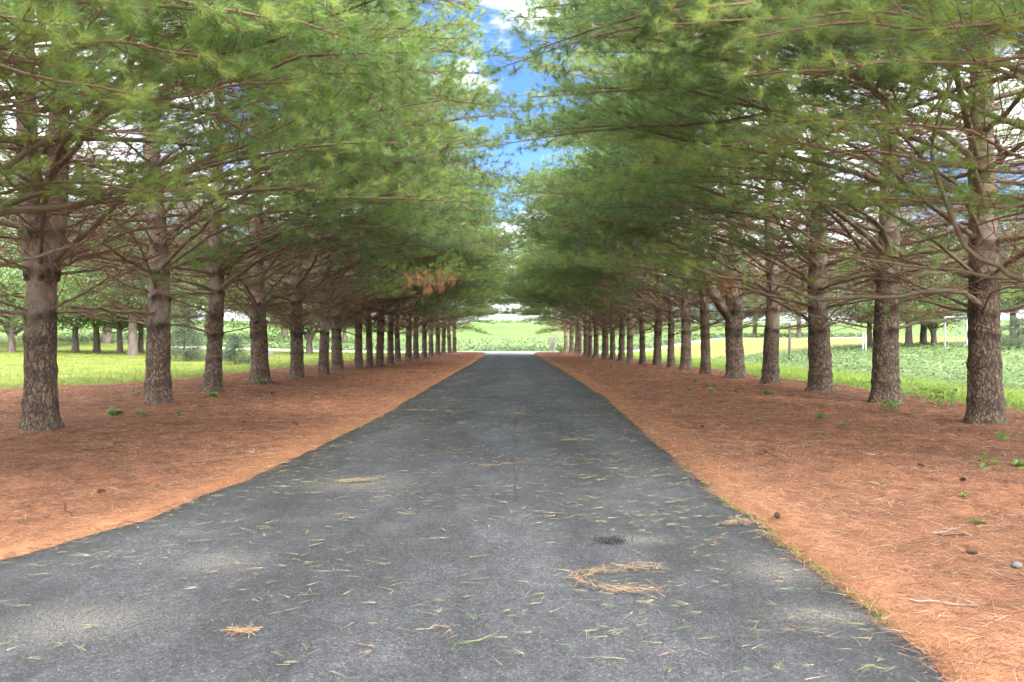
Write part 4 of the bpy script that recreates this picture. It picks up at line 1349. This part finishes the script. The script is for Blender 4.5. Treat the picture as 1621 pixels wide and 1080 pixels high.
def stick(px0, py0, px1, py1, r, mat, lab, seed):
    rng = np.random.default_rng(seed)
    a, b = np.array(gpos(px0, py0)), np.array(gpos(px1, py1))
    pts = []
    for t in np.linspace(0, 1, 6):
        p = a + (b - a) * t + rng.normal(0, 0.02, 2) * np.linalg.norm(b - a)
        pts.append((p[0], p[1], float(bed_z(p[0], p[1])) + 0.05 + r))
    pts = resample(pts, 12)
    c = pts.mean(0)
    bag = TubeBag(); bag.add((pts - c)[None], np.linspace(r, r * 0.4, 12)[None], 6, 0.0)
    for k in (4, 8):
        q = pts[k] - c
        bag.add(np.stack([q, q + np.array([rng.normal(0, 0.04), rng.normal(0, 0.04), 0.012]), q + np.array([rng.normal(0, 0.08), rng.normal(0, 0.08), 0.01])])[None], np.array([[r * 0.5, r * 0.4, r * 0.25]]), 4, 0.0)
    tag(link('stick', bag.mesh('stick', mat), None, tuple(c)), lab, 'stick', 'fallen sticks on the needle beds')


stick(1475, 857, 1522, 851, 0.006, M['stick'], 'pale broken stick on the right bed', 1)
stick(1484, 858, 1530, 867, 0.006, M['dark_stick'], 'dark stick lying below the pale one on the right bed', 2)
stick(100, 808, 112, 832, 0.005, M['dark_stick'], 'curved thin twig at the lower left of the bed', 3)
stick(648, 590, 662, 604, 0.009, M['dark_stick'], 'long thin twig on the left bed before the distant trunks', 4)
stick(1210, 725, 1232, 735, 0.005, M['dark_stick'], 'short dark twig near the right edge of the drive', 5)
stick(1440, 970, 1545, 980, 0.006, M['stick'], 'grey twig lying at the lower right of the bed', 6)
stick(245, 676, 290, 680, 0.009, M['dark_stick'], 'dark twig on the needles before the second left pine', 7)
stick(440, 678, 480, 674, 0.008, M['dark_stick'], 'dark twig before the fifth left pine', 8)
stick(300, 745, 370, 742, 0.006, M['dark_stick'], 'thin dark twig lying near the left edge of the asphalt', 9)

# stone at lower right and one on the left bed
import bmesh
bm = bmesh.new(); bmesh.ops.create_icosphere(bm, subdivisions=3, radius=0.03)
for v in bm.verts:
    k = 1 + 0.18 * float(wob(v.co.x * 60, v.co.y * 60 + v.co.z * 45, 1.0))
    v.co = v.co * k; v.co.z *= 0.6
me = bpy.data.meshes.new('stone'); bm.to_mesh(me); bm.free(); me.materials.append(M['stone'])
x, y = gpos(1610, 918)
tag(link('stone', me, None, (x, y, float(bed_z(x, y)) + 0.06), 0.4, (1.2, 0.9, 1)), 'grey pebble on the needles at the lower right border', 'stone')


def clump(pts_px, n, spread, tint, lab, seed, w=0.0032, lift=0.02):
    rng = np.random.default_rng(seed)
    pts = np.array([gpos(*p) for p in pts_px])
    path = resample(np.column_stack([pts, np.zeros(len(pts))]), 40)
    T = norm(np.gradient(path, axis=0))
    i = rng.integers(0, 39, n)
    ang = np.arctan2(T[i, 1], T[i, 0]) + rng.normal(0, 0.75, n) + (rng.random(n) < 0.5) * math.pi
    el = rng.normal(0.05, 0.12, n)
    D = np.stack([np.cos(ang) * np.cos(el), np.sin(ang) * np.cos(el), np.sin(el)], -1)
    P = path[i] + np.stack([rng.normal(0, spread, n), rng.normal(0, spread, n), 0.036 + rng.random(n) * lift], -1)
    P -= D * 0.05
    c = path.mean(0); c[2] = 0
    t = blades(P - c, D, rng.uniform(0.07, 0.13, n), np.full(n, w), rng, up_axis=np.array([0, 0, 1.0]))
    t[..., 2] = np.maximum(t[..., 2], 0.031)
    tag(link('needle_clump', tri_mesh('needle_clump', t, np.repeat(np.clip(rng.normal(tint, 0.1, n), 0, 1), 3), M['road_needle']), None, tuple(c)),
        lab, 'needle clump', 'clumps of needles on the drive')


clump([(1038, 905), (985, 911), (930, 917), (917, 928), (940, 938), (985, 945), (1050, 945)], 300, 0.03, 0.92, 'curved C-shaped clump of brown needles on the near drive', 1)
clump([(530, 768), (560, 767), (595, 765)], 130, 0.02, 0.84, 'oval tan needle clump on the left half of the drive', 2, 0.005)
clump([(757, 744), (790, 741), (828, 737)], 70, 0.015, 0.9, 'thin streak of brown needles in the middle of the drive', 3, 0.005)
clump([(640, 652), (680, 653), (722, 655)], 110, 0.05, 0.86, 'long pale needle drift at the left edge of the drive', 4, 0.011)
clump([(1148, 838), (1165, 834), (1184, 837)], 60, 0.015, 0.93, 'small orange needle fan near the right edge of the drive', 5, 0.004)
clump([(365, 1012), (382, 1013), (398, 1012)], 60, 0.012, 0.9, 'small brown needle clump at the lower left of the drive', 6)
clump([(888, 702), (915, 701), (938, 701)], 50, 0.02, 0.88, 'faint needle streak on the right half of the drive', 7, 0.008)
clump([(805, 660), (822, 658), (835, 660)], 40, 0.03, 0.9, 'tiny needle patch farther up the middle of the drive', 8, 0.01)

yy = np.linspace(6.0, 16.5, 160)
xx = np.interp(yy, [6, 8.5, 9.3, 10.6, 13.5, 17], [0.05, 0.0, 0.04, 0.03, 0.12, 0.3]) + 0.02 * wob(yy, 2, 5) + 0.01 * wob(yy, 7, 17)
ww = 0.006 * (1 + 0.5 * wob(yy, 1, 9))
ww = ww * 0.6
v = np.concatenate([np.stack([xx - ww, yy, np.full(160, 0.036)], -1), np.stack([xx + ww, yy, np.full(160, 0.036)], -1)])
k = np.arange(159)
tag(link('road_crack', make_mesh('road_crack', v, [np.stack([k, k + 160, k + 161, k + 1], -1)], M['crack'])), kind='structure')

# crumbled tar patch with loose bits
rng = np.random.default_rng(14)
x0, y0 = gpos(968, 863)
n = 240
V, F = [], []
for k in range(n):
    c = np.array([rng.normal(0, 0.055), rng.normal(0, 0.045), 0.034])
    r = rng.uniform(0.004, 0.011)
    v = np.array([(1, 0, 0), (-0.5, 0.9, 0), (-0.5, -0.9, 0), (0, 0, 1.1)]) * r * rng.uniform(0.7, 1.3, (4, 1)) + c
    F += [(4 * k, 4 * k + 1, 4 * k + 3), (4 * k + 1, 4 * k + 2, 4 * k + 3), (4 * k + 2, 4 * k, 4 * k + 3)]
    V.append(v)
tag(link('tar_patch', make_mesh('tar_patch', np.concatenate(V), [np.array(F)], M['tar']), None, (x0, y0, 0)), 'small black patch of crumbled tar on the right half of the drive', 'tar patch')

# ------------------------------------------------------------------ sky, sun, camera
SUN_EL, SUN_AZ = math.radians(42), math.radians(152)       # azimuth clockwise from +Y: behind the camera, to the right
sd = np.array([math.sin(SUN_AZ) * math.cos(SUN_EL), math.cos(SUN_AZ) * math.cos(SUN_EL), math.sin(SUN_EL)])
w = bpy.data.worlds.new('World'); scene.world = w; w.use_nodes = True
nt = w.node_tree; nt.nodes.clear()
N = nt.nodes.new
out = N('ShaderNodeOutputWorld'); bg = N('ShaderNodeBackground'); bg2 = N('ShaderNodeBackground')
sky = N('ShaderNodeTexSky'); sky.sky_type = 'NISHITA'; sky.sun_disc = False
sky.sun_elevation = SUN_EL; sky.sun_rotation = SUN_AZ; sky.air_density = 1.0; sky.dust_density = 0.3; sky.ozone_density = 2.5
deep = N('ShaderNodeMix'); deep.data_type = 'RGBA'; deep.blend_type = 'MULTIPLY'; deep.inputs[0].default_value = 1.0
deep.inputs[7].default_value = (0.44, 0.60, 0.86, 1)          # deep clear blue between the clouds
nt.links.new(sky.outputs[0], deep.inputs[6]); nt.links.new(deep.outputs[2], bg.inputs[0]); bg.inputs[1].default_value = 0.05
tc = N('ShaderNodeTexCoord')
mp = N('ShaderNodeMapping'); mp.inputs['Scale'].default_value = (1, 1, 2.2); mp.inputs['Location'].default_value = (5.1, 1.3, 0.2)
nt.links.new(tc.outputs['Generated'], mp.inputs[0])
nz = N('ShaderNodeTexNoise'); nz.inputs['Scale'].default_value = 4.2; nz.inputs['Detail'].default_value = 7; nz.inputs['Roughness'].default_value = 0.55
nt.links.new(mp.outputs[0], nz.inputs['Vector'])
mr = N('ShaderNodeMapRange'); mr.interpolation_type = 'SMOOTHSTEP'
mr.inputs[1].default_value = 0.47; mr.inputs[2].default_value = 0.60
gd = N('ShaderNodeVectorMath'); gd.operation = 'DOT_PRODUCT'; gd.inputs[1].default_value = (0.0, 0.925, 0.38)
nt.links.new(tc.outputs['Generated'], gd.inputs[0])
gm = N('ShaderNodeMapRange'); gm.interpolation_type = 'SMOOTHSTEP'
gm.inputs[1].default_value = 0.945; gm.inputs[2].default_value = 0.990; gm.inputs[3].default_value = 0.09; gm.inputs[4].default_value = -0.075
nt.links.new(gd.outputs['Value'], gm.inputs[0])
ad = N('ShaderNodeMath'); ad.operation = 'ADD'
nt.links.new(nz.outputs['Fac'], ad.inputs[0]); nt.links.new(gm.outputs[0], ad.inputs[1]); nt.links.new(ad.outputs[0], mr.inputs[0])
dot = N('ShaderNodeVectorMath'); dot.operation = 'DOT_PRODUCT'; dot.inputs[1].default_value = tuple(sd)
nt.links.new(tc.outputs['Generated'], dot.inputs[0])
cr_ = N('ShaderNodeMapRange'); cr_.inputs[1].default_value = -0.2; cr_.inputs[2].default_value = 1.0; cr_.inputs[3].default_value = 0.5; cr_.inputs[4].default_value = 1.5
nt.links.new(dot.outputs['Value'], cr_.inputs[0])
bg2.inputs[0].default_value = (0.95, 0.97, 1.0, 1)
nt.links.new(cr_.outputs[0], bg2.inputs[1])
mx = N('ShaderNodeMixShader')
nt.links.new(mr.outputs[0], mx.inputs[0]); nt.links.new(bg.outputs[0], mx.inputs[1]); nt.links.new(bg2.outputs[0], mx.inputs[2])
nt.links.new(mx.outputs[0], out.inputs[0])

sl = bpy.data.lights.new('sun', 'SUN'); sl.energy = 1.4; sl.angle = math.radians(15); sl.color = (1.0, 0.95, 0.87)
so = bpy.data.objects.new('sun', sl); COL.objects.link(so)
from mathutils import Vector
so.rotation_euler = Vector(tuple(-sd)).to_track_quat('-Z', 'Y').to_euler()
so.location = (20, -20, 40)

cam = bpy.data.cameras.new('camera'); co = bpy.data.objects.new('camera', cam); COL.objects.link(co)
cam.sensor_width = 36; cam.lens = 24; cam.clip_end = 5000; cam.clip_start = 0.05
co.location = (0, 0, H_CAM)
co.rotation_euler = (math.radians(90 - math.degrees(math.atan((540 - HY) / F_PX))), 0, 0)
scene.camera = co

scene.view_settings.view_transform = 'Standard'; scene.view_settings.look = 'None'
scene.view_settings.exposure = 2.95; scene.view_settings.gamma = 1.0; scene.view_settings.use_curve_mapping = False
cy = scene.cycles
cy.denoising_prefilter = 'FAST'
cy.max_bounces = 8; cy.diffuse_bounces = 6; cy.transmission_bounces = 4; cy.glossy_bounces = 2
cy.use_adaptive_sampling = True; cy.adaptive_threshold = 0.03
